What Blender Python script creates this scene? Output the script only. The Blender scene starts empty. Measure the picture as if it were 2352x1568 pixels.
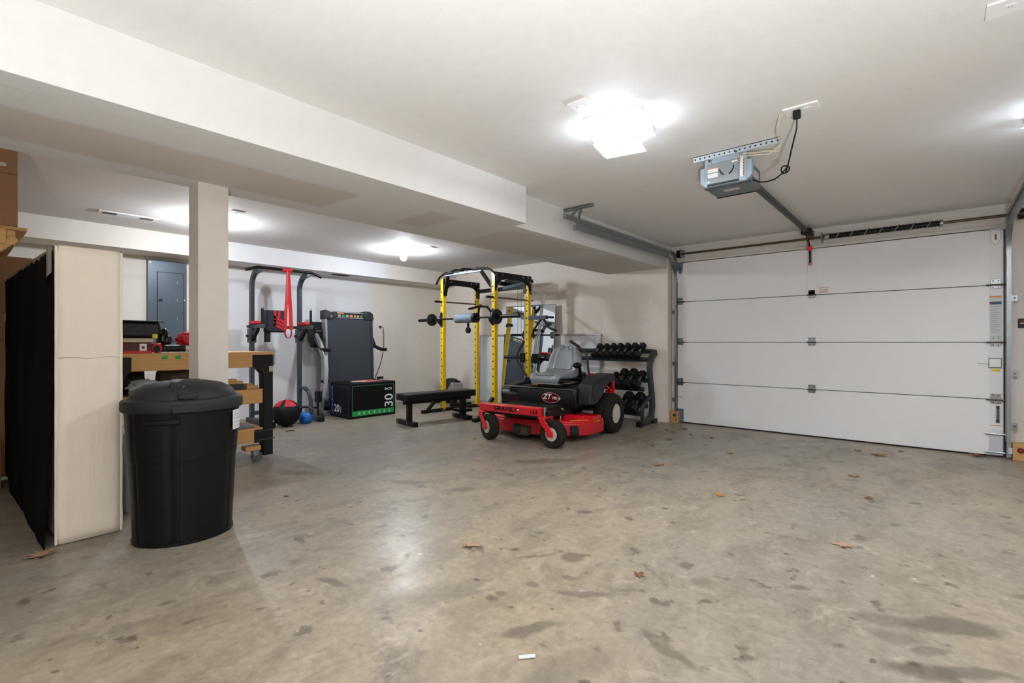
import bpy, math, random
from mathutils import Vector, Matrix, noise
random.seed(7)
R = math.radians
S = bpy.context.scene
COL = S.collection

# ------------------------------------------------------------------ camera
cd = bpy.data.cameras.new('camera'); cam = bpy.data.objects.new('camera', cd); COL.objects.link(cam)
cam.location = (0, 0, 1.069); cam.rotation_euler = (R(90), 0, R(40.74))
cd.sensor_width = 36; cd.sensor_fit = 'HORIZONTAL'; cd.lens = 36*1122.3/2352; cd.shift_y = 1.3/2352
cd.clip_start = .02
S.camera = cam
# ------------------------------------------------------------------ world, light, exposure
W = bpy.data.worlds.new('world'); S.world = W; W.use_nodes = True
W.node_tree.nodes['Background'].inputs[0].default_value = (.85, .92, 1, 1)
W.node_tree.nodes['Background'].inputs[1].default_value = .6
S.view_settings.view_transform = 'Standard'; S.view_settings.look = 'None'
S.view_settings.exposure = 2.05; S.view_settings.gamma = 1; S.view_settings.use_curve_mapping = False
# every lamp in the place is its own glowing glass (built further down); radiance of each kind here
BULB_GLOW, FIXTURE_GLOW, SHADE_GLOW, PANEL_GLOW = 240., 60., .42, 54.
BAY_LAMPS = [(-5.556, 4.149), (-5.735, 1.824)]           # bare bulbs on the gym side
GARAGE_LAMPS = [(-1.385, 2.575), (.60, 3.95), (1.1, -.6)]   # square glass fixtures on the garage side; last one unseen, added for light
# the photographer's flash, held behind the camera and bounced off the ceiling
fl = bpy.data.lights.new('bounce_flash', 'SPOT'); fl.energy = 248; fl.spot_size = R(150); fl.spot_blend = 1.0; fl.shadow_soft_size = .08; fl.color = (.92, .965, 1.0)
flo = bpy.data.objects.new('bounce_flash', fl); COL.objects.link(flo); flo.location = (.55, -.75, .45); flo.rotation_euler = (R(180-16), 0, R(25))

# ------------------------------------------------------------------ materials
def lin(c):
    return tuple(((v/255)/12.92 if v/255 <= .04045 else ((v/255+.055)/1.055)**2.4) for v in c[:3])
MATS = {}
def pm(name, rgb, rough=.5, metal=0., var=.12, scale=9., bump=0., bscale=60., spec=.5, coat=0., stretch=None, emit=0.):
    if name in MATS: return MATS[name]
    m = bpy.data.materials.new(name); m.use_nodes = True; MATS[name] = m
    nt = m.node_tree; b = nt.nodes['Principled BSDF']; L = nt.links.new
    c = lin(rgb)
    tc = nt.nodes.new('ShaderNodeTexCoord'); vec = tc.outputs['Object']
    if stretch:
        mp = nt.nodes.new('ShaderNodeMapping'); mp.inputs['Scale'].default_value = stretch
        L(vec, mp.inputs[0]); vec = mp.outputs[0]
    n = nt.nodes.new('ShaderNodeTexNoise'); n.inputs['Scale'].default_value = scale; n.inputs['Detail'].default_value = 4
    L(vec, n.inputs['Vector'])
    mx = nt.nodes.new('ShaderNodeMix'); mx.data_type = 'RGBA'
    mx.inputs[6].default_value = tuple(v*(1-var) for v in c)+(1,)
    mx.inputs[7].default_value = tuple(min(1, v*(1+var)) for v in c)+(1,)
    L(n.outputs[0], mx.inputs[0]); L(mx.outputs[2], b.inputs['Base Color'])
    b.inputs['Roughness'].default_value = rough; b.inputs['Metallic'].default_value = metal
    b.inputs['Specular IOR Level'].default_value = spec
    if coat: b.inputs['Coat Weight'].default_value = coat
    if emit:
        L(mx.outputs[2], b.inputs['Emission Color']); b.inputs['Emission Strength'].default_value = emit
    if bump:
        n2 = nt.nodes.new('ShaderNodeTexNoise'); n2.inputs['Scale'].default_value = bscale; n2.inputs['Detail'].default_value = 3
        L(vec, n2.inputs['Vector'])
        bp = nt.nodes.new('ShaderNodeBump'); bp.inputs['Strength'].default_value = bump; bp.inputs['Distance'].default_value = .01
        L(n2.outputs[0], bp.inputs['Height']); L(bp.outputs[0], b.inputs['Normal'])
    return m

class NT:
    """tiny helper for hand-made node materials"""
    def __init__(s, name):
        s.m = bpy.data.materials.new(name); s.m.use_nodes = True; MATS[name] = s.m
        s.t = s.m.node_tree; s.b = s.t.nodes['Principled BSDF']; s.L = s.t.links.new
        s.co = s.t.nodes.new('ShaderNodeTexCoord').outputs['Object']
    def noise(s, scale, detail=4, rough=.55, vec=None, dist=0):
        n = s.t.nodes.new('ShaderNodeTexNoise'); n.inputs['Scale'].default_value = scale
        n.inputs['Detail'].default_value = detail; n.inputs['Roughness'].default_value = rough; n.inputs['Distortion'].default_value = dist
        s.L(vec or s.co, n.inputs['Vector']); return n.outputs[0]
    def ramp(s, val, a, b, lo=0., hi=1., smooth=True):
        n = s.t.nodes.new('ShaderNodeMapRange'); n.interpolation_type = 'SMOOTHSTEP' if smooth else 'LINEAR'
        for k, v in zip(('From Min', 'From Max', 'To Min', 'To Max'), (a, b, lo, hi)): n.inputs[k].default_value = v
        s.L(val, n.inputs[0]); return n.outputs[0]
    def math(s, op, a, b=None):
        n = s.t.nodes.new('ShaderNodeMath'); n.operation = op
        for i, v in enumerate((a, b)):
            if v is None: continue
            if isinstance(v, (int, float)): n.inputs[i].default_value = v
            else: s.L(v, n.inputs[i])
        return n.outputs[0]
    def mix(s, f, a, b):
        n = s.t.nodes.new('ShaderNodeMix'); n.data_type = 'RGBA'
        for i, v in ((0, f), (6, a), (7, b)):
            if isinstance(v, tuple): n.inputs[i].default_value = v+(1,)
            elif isinstance(v, float): n.inputs[i].default_value = v
            else: s.L(v, n.inputs[i])
        return n.outputs[2]
    def sep(s, vec=None):
        n = s.t.nodes.new('ShaderNodeSeparateXYZ'); s.L(vec or s.co, n.inputs[0]); return n.outputs
    def mapping(s, loc=(0,0,0), rot=0, scale=(1,1,1), vec=None, kind='POINT'):
        n = s.t.nodes.new('ShaderNodeMapping'); n.vector_type = kind
        n.inputs['Location'].default_value = loc; n.inputs['Rotation'].default_value = (0, 0, rot); n.inputs['Scale'].default_value = scale
        s.L(vec or s.co, n.inputs[0]); return n.outputs[0]
    def bump(s, h, strength, dist=.01):
        n = s.t.nodes.new('ShaderNodeBump'); n.inputs['Strength'].default_value = strength; n.inputs['Distance'].default_value = dist
        s.L(h, n.inputs['Height']); s.L(n.outputs[0], s.b.inputs['Normal'])

def wobble(n, amt, scale):
    """object coordinates pushed about by noise"""
    t = n.t.nodes.new('ShaderNodeTexNoise'); t.inputs['Scale'].default_value = scale; t.inputs['Detail'].default_value = 3
    n.L(n.co, t.inputs['Vector'])
    a = n.t.nodes.new('ShaderNodeVectorMath'); a.operation = 'MULTIPLY_ADD'
    n.L(t.outputs[1], a.inputs[0]); a.inputs[1].default_value = (amt,)*3; n.L(n.co, a.inputs[2]); return a.outputs[0]

def boxmask(n, vec, x0, x1, y0, y1, e=.03):
    x, y, z = n.sep(vec)
    a = n.math('MULTIPLY', n.ramp(x, x0-e, x0+e), n.ramp(x, x1-e, x1+e, 1, 0))
    b = n.math('MULTIPLY', n.ramp(y, y0-e, y0+e), n.ramp(y, y1-e, y1+e, 1, 0))
    return n.math('MULTIPLY', a, b)

# concrete floor: mottled, stained, sealed
n = NT('concrete')
w1 = n.mapping(scale=(1, .55, 1)); big = n.noise(.55, 5, .6, w1); mid = n.noise(2.6, 6, .65, w1, .6); fine = n.noise(26, 5, .7); sp = n.noise(7.5, 3, .55)
col = n.mix(n.ramp(big, .36, .64), lin((160, 152, 139)), lin((180, 163, 138)))
strk = n.noise(5.5, 7, .7, n.mapping(rot=R(40), scale=(1, .6, 1)), .5)
col = n.mix(n.ramp(strk, .47, .62, 0, .42), col, lin((128, 118, 102)))
col = n.mix(n.ramp(n.noise(9, 6, .75, None, .6), .52, .68, 0, .32), col, lin((122, 112, 97)))
col = n.mix(n.ramp(n.noise(8, 6, .75, n.mapping((3, 1, 0), R(-20), (1, .5, 1)), .6), .55, .68, 0, .36), col, lin((206, 192, 170)))
col = n.mix(n.ramp(mid, .50, .70, 0, .5), col, lin((128, 119, 104)))
col = n.mix(n.ramp(n.noise(1.7, 7, .75, None, .4), .56, .70, 0, .6), col, lin((104, 97, 87)))
col = n.mix(n.ramp(n.noise(4.3, 6, .7, None, .8), .57, .68, 0, .6), col, lin((196, 182, 160)))
col = n.mix(n.ramp(sp, .61, .69, 0, .7), col, lin((98, 89, 76)))
col = n.mix(n.ramp(n.noise(15, 2, .5), .69, .74, 0, .7), col, lin((88, 74, 60)))
col = n.mix(n.ramp(n.noise(11, 2, .5), .73, .77, 0, .8), col, lin((214, 210, 202)))
# the greyer slab towards the gym side
x_, y_, z_ = n.sep(wobble(n, .8, .6))
col = n.mix(n.math('MULTIPLY', n.ramp(x_, -1.6, -3.6), n.ramp(mid, .3, .7, .2, .6)), col, lin((142, 138, 131)))
# single stains (oil and damp patches with their own outlines)
wv = wobble(n, .10, 7)
for (sx, sy, a, b, rot, k) in [(.10,2.52,.20,.075,35,.62),(-.10,2.42,.12,.07,20,.4),(.02,2.12,.13,.055,25,.6),(.14,2.20,.15,.04,38,.62),(.05,2.27,.09,.03,40,.5),
        (-.05,2.30,.10,.05,15,.38),(-.395,2.49,.05,.03,40,.5),(-1.298,2.083,.075,.06,40,.62),(-1.084,1.467,.13,.04,60,.62),(-.647,1.69,.16,.03,-20,.5),(-1.075,1.829,.15,.03,30,.5),
        (-1.978,1.176,.12,.03,20,.6),(-.726,2.255,.06,.06,0,.4),(-3.9,1.925,.22,.08,30,.5),(-1.35,1.60,.035,.03,0,.5),(-.85,1.40,.22,.10,70,.35),(-2.6,3.55,.35,.10,50,.45),(-1.2,1.9,.05,.02,30,.5),
        (-1.45,1.98,.12,.02,55,.45),(-1.28,1.75,.03,.03,0,.55),(.35,3.0,.07,.03,30,.45),(-.25,3.15,.05,.02,40,.4),(-3.0,2.35,.16,.07,40,.5),(-2.55,2.5,.13,.06,60,.5)]:
    v = n.mapping((sx, sy, 0), R(rot), (a, b, 1), wv, 'TEXTURE')
    l = n.t.nodes.new('ShaderNodeVectorMath'); l.operation = 'LENGTH'; n.L(v, l.inputs[0])
    col = n.mix(n.ramp(l.outputs['Value'], 1.08, .55, 0, k), col, lin((92, 83, 69)))
col = n.mix(n.ramp(fine, .3, .75, .28, 0.), col, lin((66, 61, 54)))
col = n.mix(.13, col, lin((66, 58, 48)))
n.L(col, n.b.inputs['Base Color'])
n.L(n.ramp(mid, .3, .7, .30, .46), n.b.inputs['Roughness']); n.b.inputs['Specular IOR Level'].default_value = .42
n.bump(n.math('ADD', n.math('MULTIPLY', fine, .35), mid), .10)

def paint(name, rgb, patch, amount, scale=.9, rough=.75, bump=.05):
    n = NT(name); f = n.ramp(n.noise(scale, 3, .5, None, .4), .46, .62, 0, amount)
    col = n.mix(f, lin(rgb), lin(patch)); col = n.mix(n.ramp(n.noise(14, 3), .3, .8, 0, .06), col, lin((150, 140, 128)))
    n.L(col, n.b.inputs['Base Color']); n.b.inputs['Roughness'].default_value = rough; n.b.inputs['Specular IOR Level'].default_value = .3
    n.bump(n.noise(90, 2), bump); return n
paint('wall_paint', (214, 208, 201), (207, 201, 194), .5)
paint('ceiling_paint', (224, 220, 216), (220, 216, 212), .5)
paint('column_paint', (210, 201, 191), (208, 200, 191), .4)
# back wall: white primer and joint compound over most of it, the old beige left near the corner
n = paint('back_wall_paint', (228, 221, 210), (221, 214, 203), .5)
x_, y_, z_ = n.sep(wobble(n, .35, 1.1))
msk = n.math('MULTIPLY', n.ramp(y_, 2.3, 2.8), n.ramp(y_, 4.75, 5.05, 1, 0)); old = n.b.inputs['Base Color'].links[0].from_socket
n.L(n.mix(n.math('MULTIPLY', msk, n.ramp(n.noise(1.6, 3), .3, .6, .6, 1.)), old, lin((224, 224, 227))), n.b.inputs['Base Color'])
# gym end wall: beige with a few bare taped patches
n = paint('end_wall_paint', (240, 231, 220), (236, 227, 216), .6)
wv = wobble(n, .08, 3); old = n.b.inputs['Base Color'].links[0].from_socket
x_, y_, z_ = n.sep(wv)
def xz(x0, x1, z0, z1): return n.math('MULTIPLY', n.math('MULTIPLY', n.ramp(x_, x0-.03, x0+.03), n.ramp(x_, x1-.03, x1+.03, 1, 0)), n.math('MULTIPLY', n.ramp(z_, z0-.03, z0+.03), n.ramp(z_, z1-.03, z1+.03, 1, 0)))
for args, k in (((-4.65, -4.25, 1.72, 1.95), .6), ((-3.95, -2.9, 1.35, 1.9), .15), ((-4.4, -3.6, 1.0, 1.72), .15)):
    old = n.mix(n.math('MULTIPLY', xz(*args), k), old, lin((204, 191, 178)))
n.L(old, n.b.inputs['Base Color'])
# beam: painted faces, underside part bare board between taped edges
n = paint('beam_paint', (214, 211, 207), (212, 209, 205), .4)
wv = wobble(n, .10, 2.5); old = n.b.inputs['Base Color'].links[0].from_socket
for args, k in (((-3.33, -2.86, -2.5, 1.85), .62), ((-3.28, -2.80, 2.42, 2.72), .5), ((-3.45, -2.72, 3.3, 4.6), .40), ((-3.55, -2.7, 5.0, 6.3), .35)):
    old = n.mix(n.math('MULTIPLY', boxmask(n, wv, *args), k), old, lin((188, 176, 162)))
n.L(old, n.b.inputs['Base Color'])

BLACK = pm('black_plastic', (12, 12, 13), .5, spec=.35); BLKMET = pm('black_metal', (11, 11, 12), .4, .1, spec=.4); RUB = pm('black_rubber', (26, 25, 24), .85, bump=.2)
GALV = pm('galvanised_steel', (150, 154, 156), .38, .85, .2, 14); CHROME = pm('chrome', (205, 208, 210), .14, 1.); STEELGREY = pm('steel_grey_paint', (74, 80, 86), .4, .3)
YEL = pm('yellow_powder_coat', (243, 200, 14), .36, coat=.3, var=.05); RED = pm('mower_red', (214, 18, 34), .32, coat=.4, var=.06); WHITE = pm('white_plastic', (232, 231, 228), .45, var=.03)
GREYSEAT = pm('grey_vinyl', (138, 142, 145), .38, var=.06, bump=.05, bscale=40); WOOD = pm('pine_lumber', (200, 152, 92), .6, var=.22, scale=5, stretch=(9, 1, 9), bump=.08)
WOODX = pm('pine_lumber_x', (196, 150, 94), .6, var=.22, scale=5, stretch=(1, 9, 9), bump=.08)
CARD = pm('cardboard', (142, 104, 72), .8, var=.08, scale=3, bump=.05); DOORW = pm('door_steel_white', (236, 234, 233), .5, var=.02, bump=.06, bscale=160)
PANELGREY = pm('panel_grey', (80, 92, 102), .38, .2, .12, 6); SHAFT = pm('shaft_steel', (92, 76, 60), .45, .8, .2); SPRING = pm('spring_black', (22, 23, 26), .4, .5)
BLUE = pm('kettlebell_blue', (20, 104, 190), .4, var=.06); GREENP = pm('print_green', (30, 158, 76), .55, var=.04); BLUEP = pm('print_blue', (22, 48, 128), .55, var=.04); WHITEP = pm('print_white', (232, 232, 230), .6, var=.02)
REDF = pm('red_foam', (196, 22, 32), .55, var=.08); BANDR = pm('red_band', (190, 30, 34), .5, var=.1); CLOTHB = pm('black_cloth', (8, 8, 9), .95, spec=.12, var=.3, scale=30, bump=.2, bscale=200)
CREAM = pm('cream_ticking', (232, 219, 202), .85, var=.05, scale=6, bump=.35, bscale=34, stretch=(1, 1, .25)); RIMW = pm('rim_cream', (205, 198, 186), .45, var=.08)
TREAD = pm('tire_rubber', (38, 33, 28), .9, spec=.25, var=.4, scale=7, bump=.5, bscale=70); PAD = pm('black_vinyl', (15, 15, 17), .45, var=.1, spec=.35)
GLASSLIT = pm('lit_glass', (236, 243, 252), .3, var=.01, emit=SHADE_GLOW); ADDEDGLOW = pm('added_glow', (236, 243, 252), .3, var=.01, emit=PANEL_GLOW); FIXBULB = pm('fixture_bulb', (232, 243, 255), .3, var=.01, emit=FIXTURE_GLOW); BULB = pm('lit_bulb', (236, 244, 255), .3, var=.01, emit=BULB_GLOW)
DBELL = pm('rubber_hex', (11, 12, 14), .5, var=.2, bump=.1, spec=.4); GRIP = pm('grip_steel', (150, 150, 152), .3, .9)
TREADMG = pm('treadmill_grey', (50, 56, 62), .75, var=.14, scale=60); SILV = pm('silver_plastic', (158, 158, 160), .35, .4); OPEN = pm('opener_grey', (150, 165, 176), .4, .15); OPEND = pm('opener_dark', (92, 100, 106), .45, .2)
BOARD = pm('whiteboard', (226, 228, 230), .25, var=.02); ALU = pm('aluminium', (188, 190, 194), .3, .9)
BLUSTEEL = pm('bracket_blue_grey', (118, 136, 154), .4, .5); DKFEND = pm('fender_grey', (34, 35, 37), .6, var=.1, bump=.1)
m = bpy.data.materials.new('mirror'); m.use_nodes = True; b_ = m.node_tree.nodes['Principled BSDF']; b_.inputs['Metallic'].default_value = 1; b_.inputs['Roughness'].default_value = .01
b_.inputs['Base Color'].default_value = (.80, .86, .86, 1); MIRROR = m
LEAFM = [pm('leaf_tan', (158, 112, 72), .8, var=.25, scale=20), pm('leaf_russet', (128, 76, 46), .8, var=.25, scale=20), pm('leaf_ochre', (176, 120, 48), .8, var=.25, scale=20), pm('leaf_pale', (170, 134, 106), .8, var=.2, scale=20)]

# ------------------------------------------------------------------ mesh builder
def V(*a): return Vector(a)
class MB:
    def __init__(s): s.v = []; s.f = []
    def add(s, vs, fs, M=None):
        o = len(s.v); s.v += [tuple(M @ Vector(v)) if M else tuple(v) for v in vs]; s.f += [tuple(i+o for i in f) for f in fs]; return s
    def box(s, x0, x1, y0, y1, z0, z1, M=None):
        vs = [(x, y, z) for z in (z0, z1) for y in (y0, y1) for x in (x0, x1)]
        return s.add(vs, [(0,2,3,1),(4,5,7,6),(0,1,5,4),(2,6,7,3),(0,4,6,2),(1,3,7,5)], M)
    def bar(s, p0, p1, w, h, up=(0,0,1)):
        p0, p1, up = Vector(p0), Vector(p1), Vector(up); d = (p1-p0).normalized()
        if abs(d.dot(up)) > .99: up = Vector((0,1,0))
        r = d.cross(up).normalized(); u = r.cross(d)
        vs = [p+r*a*w/2+u*b*h/2 for p in (p0, p1) for a, b in ((-1,-1),(1,-1),(1,1),(-1,1))]
        return s.add(vs, [(3,2,1,0),(4,5,6,7),(0,1,5,4),(1,2,6,5),(2,3,7,6),(3,0,4,7)])
    def cyl(s, p0, p1, r0, r1=None, n=16):
        r1 = r0 if r1 is None else r1; p0, p1 = Vector(p0), Vector(p1); d = (p1-p0).normalized()
        a = d.orthogonal().normalized(); b = d.cross(a); vs = []
        for p, r in ((p0, r0), (p1, r1)):
            vs += [p+(a*math.cos(2*math.pi*k/n)+b*math.sin(2*math.pi*k/n))*r for k in range(n)]
        fs = [(k, (k+1) % n, n+(k+1) % n, n+k) for k in range(n)]+[tuple(range(n-1, -1, -1)), tuple(range(n, 2*n))]
        return s.add(vs, fs)
    def tube(s, pts, r, n=8, closed=False):
        P = [Vector(p) for p in pts]; N = len(P); up = None; vs = []; fs = []
        for i in range(N):
            a = P[i-1] if (i or closed) else P[i]; c = P[(i+1) % N] if (i < N-1 or closed) else P[i]
            d = (c-a).normalized()
            up = (up-d*up.dot(d)).normalized() if up else d.orthogonal().normalized()
            q = d.cross(up); rr = r[i] if isinstance(r, (list, tuple)) else r
            vs += [P[i]+(up*math.cos(2*math.pi*k/n)+q*math.sin(2*math.pi*k/n))*rr for k in range(n)]
        for i in range(N if closed else N-1):
            j = (i+1) % N
            fs += [(i*n+k, i*n+(k+1) % n, j*n+(k+1) % n, j*n+k) for k in range(n)]
        if not closed: fs += [tuple(range(n-1, -1, -1)), tuple(range((N-1)*n, N*n))]
        return s.add(vs, fs)
    def strip(s, pts, w, h, side):
        """rectangular section swept along pts; side = fixed width direction"""
        P = [Vector(p) for p in pts]; side = Vector(side).normalized(); N = len(P); vs = []
        for i in range(N):
            d = (P[min(i+1, N-1)]-P[max(i-1, 0)]).normalized(); u = side.cross(d).normalized()
            vs += [P[i]+side*a*w/2+u*b*h/2 for a, b in ((-1,-1),(1,-1),(1,1),(-1,1))]
        fs = [(i*4+k, i*4+(k+1) % 4, i*4+4+(k+1) % 4, i*4+4+k) for i in range(N-1) for k in range(4)]+[(3,2,1,0), tuple((N-1)*4+k for k in range(4))]
        return s.add(vs, fs)
    def lathe(s, prof, n=32, M=None, sx=1, sy=1):
        vs = []; fs = []; m_ = len(prof)
        for r, z in prof: vs += [(r*sx*math.cos(2*math.pi*k/n), r*sy*math.sin(2*math.pi*k/n), z) for k in range(n)]
        for i in range(m_-1): fs += [(i*n+k, i*n+(k+1) % n, (i+1)*n+(k+1) % n, (i+1)*n+k) for k in range(n)]
        if prof[0][0] > 1e-6: fs.append(tuple(range(n-1, -1, -1)))
        if prof[-1][0] > 1e-6: fs.append(tuple(range((m_-1)*n, m_*n)))
        return s.add(vs, fs, M)
    def prism(s, poly, a0, a1, axis='z', M=None):
        def p(u, v, a): return {'z': (u, v, a), 'x': (a, u, v), 'y': (u, a, v)}[axis]
        n = len(poly); vs = [p(u, v, a0) for u, v in poly]+[p(u, v, a1) for u, v in poly]
        fs = [(k, (k+1) % n, n+(k+1) % n, n+k) for k in range(n)]+[tuple(range(n-1, -1, -1)), tuple(range(n, 2*n))]
        return s.add(vs, fs, M)
    def ball(s, c, rx, ry=None, rz=None, n=16, m=10, f=None):
        ry = rx if ry is None else ry; rz = rx if rz is None else rz; vs = []; fs = []
        for i in range(m+1):
            t = math.pi*i/m
            for k in range(n):
                a = 2*math.pi*k/n; d = Vector((math.sin(t)*math.cos(a), math.sin(t)*math.sin(a), math.cos(t))); g = f(d) if f else 1
                vs.append((c[0]+rx*d.x*g, c[1]+ry*d.y*g, c[2]+rz*d.z*g))
        for i in range(m): fs += [(i*n+k, (i+1)*n+k, (i+1)*n+(k+1) % n, i*n+(k+1) % n) for k in range(n)]
        return s.add(vs, fs)
    def grid(s, fn, nu, nv):
        vs = [fn(i/nu, j/nv) for j in range(nv+1) for i in range(nu+1)]
        return s.add(vs, [(j*(nu+1)+i, j*(nu+1)+i+1, (j+1)*(nu+1)+i+1, (j+1)*(nu+1)+i) for j in range(nv) for i in range(nu)])
    def build(s, name, mat, parent=None, smooth=None, bevel=0., seg=2, sub=0, label=None):
        me = bpy.data.meshes.new(name); me.from_pydata(s.v, [], s.f)
        me.materials.append(MATS[mat] if isinstance(mat, str) else mat); me.validate(); me.update()
        import bmesh
        b = bmesh.new(); b.from_mesh(me); bmesh.ops.remove_doubles(b, verts=b.verts, dist=1e-5); bmesh.ops.recalc_face_normals(b, faces=b.faces); b.to_mesh(me); b.free()
        if smooth is not None or bevel or sub:
            me.shade_smooth(); me.set_sharp_from_angle(angle=R(smooth if smooth is not None else 40))
        o = bpy.data.objects.new(name, me); COL.objects.link(o)
        if parent: o.parent = parent
        if bevel:
            q = o.modifiers.new('bevel', 'BEVEL'); q.width = bevel; q.segments = seg; q.limit_method = 'ANGLE'; q.angle_limit = R(35); q.harden_normals = False
        if sub:
            q = o.modifiers.new('sub', 'SUBSURF'); q.levels = sub; q.render_levels = sub
        if label: o['label'] = label
        return o
def mb(): return MB()
def thing(name, label, cat, loc=(0,0,0), rz=0., group=None):
    o = bpy.data.objects.new(name, None); COL.objects.link(o); o.location = loc; o.rotation_euler = (0, 0, R(rz)); o.empty_display_size = .1
    return tag(o, label, cat, group)
def tag(o, label, cat, group=None):
    o['label'] = label; o['category'] = cat
    if group: o['group'] = group
    return o
def struct(o, label=None):
    o['kind'] = 'structure'
    if label: o['label'] = label
    return o
def stuff(o): o['kind'] = 'stuff'; return o
def copy_tree(o, parent=None):
    c = o.copy(); COL.objects.link(c); c.parent = parent
    for ch in list(o.children): copy_tree(ch, c)
    return c
def frame(o, x, y):
    x = Vector(x).normalized(); y = Vector(y).normalized(); z = x.cross(y)
    return Matrix(((x.x, y.x, z.x, o[0]), (x.y, y.y, z.y, o[1]), (x.z, y.z, z.z, o[2]), (0, 0, 0, 1)))
def text(name, body, size, mat, M, parent, ext=.0012, shear=0., offset=0., sx=1., align='CENTER'):
    c = bpy.data.curves.new(name, 'FONT'); c.body = body; c.size = size; c.extrude = ext; c.shear = shear; c.offset = offset
    c.align_x = align; c.align_y = 'CENTER'; c.resolution_u = 3
    t = bpy.data.objects.new(name+'_curve', c); COL.objects.link(t); bpy.context.view_layer.update()
    me = bpy.data.meshes.new_from_object(t.evaluated_get(bpy.context.evaluated_depsgraph_get())); bpy.data.objects.remove(t)
    me.name = name; me.transform(M @ Matrix.Diagonal((sx, 1, 1, 1))); me.materials.clear(); me.materials.append(mat)
    o = bpy.data.objects.new(name, me); COL.objects.link(o); o.parent = parent; return o
def arc(c, r, a0, a1, n, ax=(1,0,0), ay=(0,0,1)):
    ax, ay, c = Vector(ax), Vector(ay), Vector(c)
    return [c+ax*r*math.cos(R(a0+(a1-a0)*k/n))+ay*r*math.sin(R(a0+(a1-a0)*k/n)) for k in range(n+1)]
def rough(seed, amp, freq):
    o = Vector((seed*13.7, seed*5.1, seed*9.3))
    return lambda d: 1+amp*noise.noise(d*freq+o)+amp*.5*noise.noise(d*freq*2.3+o)

# ================================================================== THE ROOM
H = 2.348; DY = 6.41; EY = 6.27            # ceiling, garage door wall, gym end wall
XB, XE, YS = -7.25, 2.7, -2.5              # back wall, east wall, south wall
struct(mb().box(XB-.12, XE+.12, YS-.12, DY+.6, -.12, 0).build('floor', 'concrete'), 'mottled stained concrete garage floor')
struct(mb().box(XB-.12, XE+.12, YS-.12, DY+.2, H, H+.12).build('ceiling', 'ceiling_paint'), 'off-white painted drywall ceiling')
struct(mb().box(XB-.12, XB, YS, EY, 0, H).build('wall_west', 'back_wall_paint'), 'long gym wall in patched white and beige')
struct(mb().box(XB-.12, -2.67, EY, DY+.2, 0, H).build('wall_north', 'end_wall_paint'), 'beige end wall with taped drywall patches')
struct(mb().box(-2.67, XE, DY, DY+.2, 2.125, H).box(.515, XE, DY, DY+.2, 0, 2.125).box(-2.67, -2.615, DY, DY+.2, 0, 2.125).build('wall_northeast', 'wall_paint'), 'beige wall around the garage door')
struct(mb().box(XB-.12, XE+.12, YS-.12, YS, 0, H).build('wall_south', 'wall_paint'))
struct(mb().box(XE, XE+.12, YS, DY+.2, 0, H).build('wall_east', 'wall_paint'))
struct(mb().box(-3.575, -2.683, YS, EY, 2.05, H+.01).box(-2.69, -2.545, YS, 3.14, 2.05, H+.01).build('ceiling_beam', 'beam_paint', bevel=.003), 'deep white boxed ceiling beam with bare board underneath')
struct(mb().box(-3.575, -3.40, 1.01, 1.18, 0, 2.052).build('support_column', 'column_paint', bevel=.003), 'square cream support column under the ceiling beam')
struct(mb().box(XB, -6.80, YS, EY, 2.112, H+.01).build('ceiling_soffit', 'back_wall_paint', bevel=.003), 'white boxed soffit along the gym wall')
struct(mb().box(-2.655, -2.60, DY-.035, DY+.01, .15, 2.16).build('trim_1', 'wall_paint', bevel=.004), 'narrow cream jamb trim on the hinge side of the garage door')
struct(mb().box(.508, .56, DY-.035, DY+.01, .15, 2.16).build('trim_2', 'wall_paint', bevel=.004), 'narrow cream jamb trim beside the galvanised track')
struct(mb().box(-2.62, .51, DY-.02, DY+.02, 2.115, 2.16).build('trim_3', 'wall_paint', bevel=.004), 'cream head trim above the garage door')

# ------------------------------------------------------------------ garage door
door = bpy.data.objects.new('door_1', None); COL.objects.link(door); door.location = (0, 6.39, 0); struct(door, 'white four-section steel garage door, closed')
X0, X1, PH = -2.595, .495, .5334
for k in range(4):
    z0 = k*PH+(.012 if k == 0 else .003)
    mb().box(X0, X1, 0, .045, z0, (k+1)*PH-.003).build('panel', DOORW, door, bevel=.004)
mb().box(X0, X1, -.004, .05, 0, .014).build('bottom_seal', RUB, door)
mb().box(X0-.05, X1+.05, .046, .056, 0, 2.16).build('light_stop_sheet', STEELGREY, door)  # added sheet behind the panels, blocks outside light at the seams
def hinge(x, z, end=0):
    h = mb().box(x-.035, x+.035, -.012, 0, z-.035, z+.055).box(x-.035, x-.028, -.03, 0, z-.012, z+.012).box(x+.028, x+.035, -.03, 0, z-.012, z+.012).build('hinge', GALV, door, bevel=.002)
    mb().cyl((x-.045-(.02 if end else 0), -.025, z), (x+.045+(.02 if end else 0), -.025, z), .007, n=8).build('hinge_pin', SHAFT, h, smooth=40)
    for dx in (-.018, .018):
        for dz in (.038, -.024): mb().cyl((x+dx, -.017, z+dz), (x+dx, -.011, z+dz), .006, n=6).build('bolt', SHAFT, h)
for k in (1, 2, 3):
    hinge(X0+.052, k*PH, 1); hinge(-1.035, k*PH); hinge(X1-.052, k*PH, 1)
for x in (X0+.052, X1-.052):   # top roller brackets
    c = WHITE if x > 0 else BLUSTEEL
    t = mb().prism([(x-.035, 2.12), (x+.035, 2.12), (x+.035, 2.03), (x+.012, 1.975), (x-.012, 1.975), (x-.035, 2.03)], -.014, 0, 'y').build('top_bracket', c, door, bevel=.004)
    mb().box(x-.05, x+.055, -.05, 0, 2.112, 2.12).build('flange', GALV, t); mb().box(x-.006, x+.006, -.018, -.012, 2.02, 2.07).build('slot', SHAFT, t)
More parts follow.
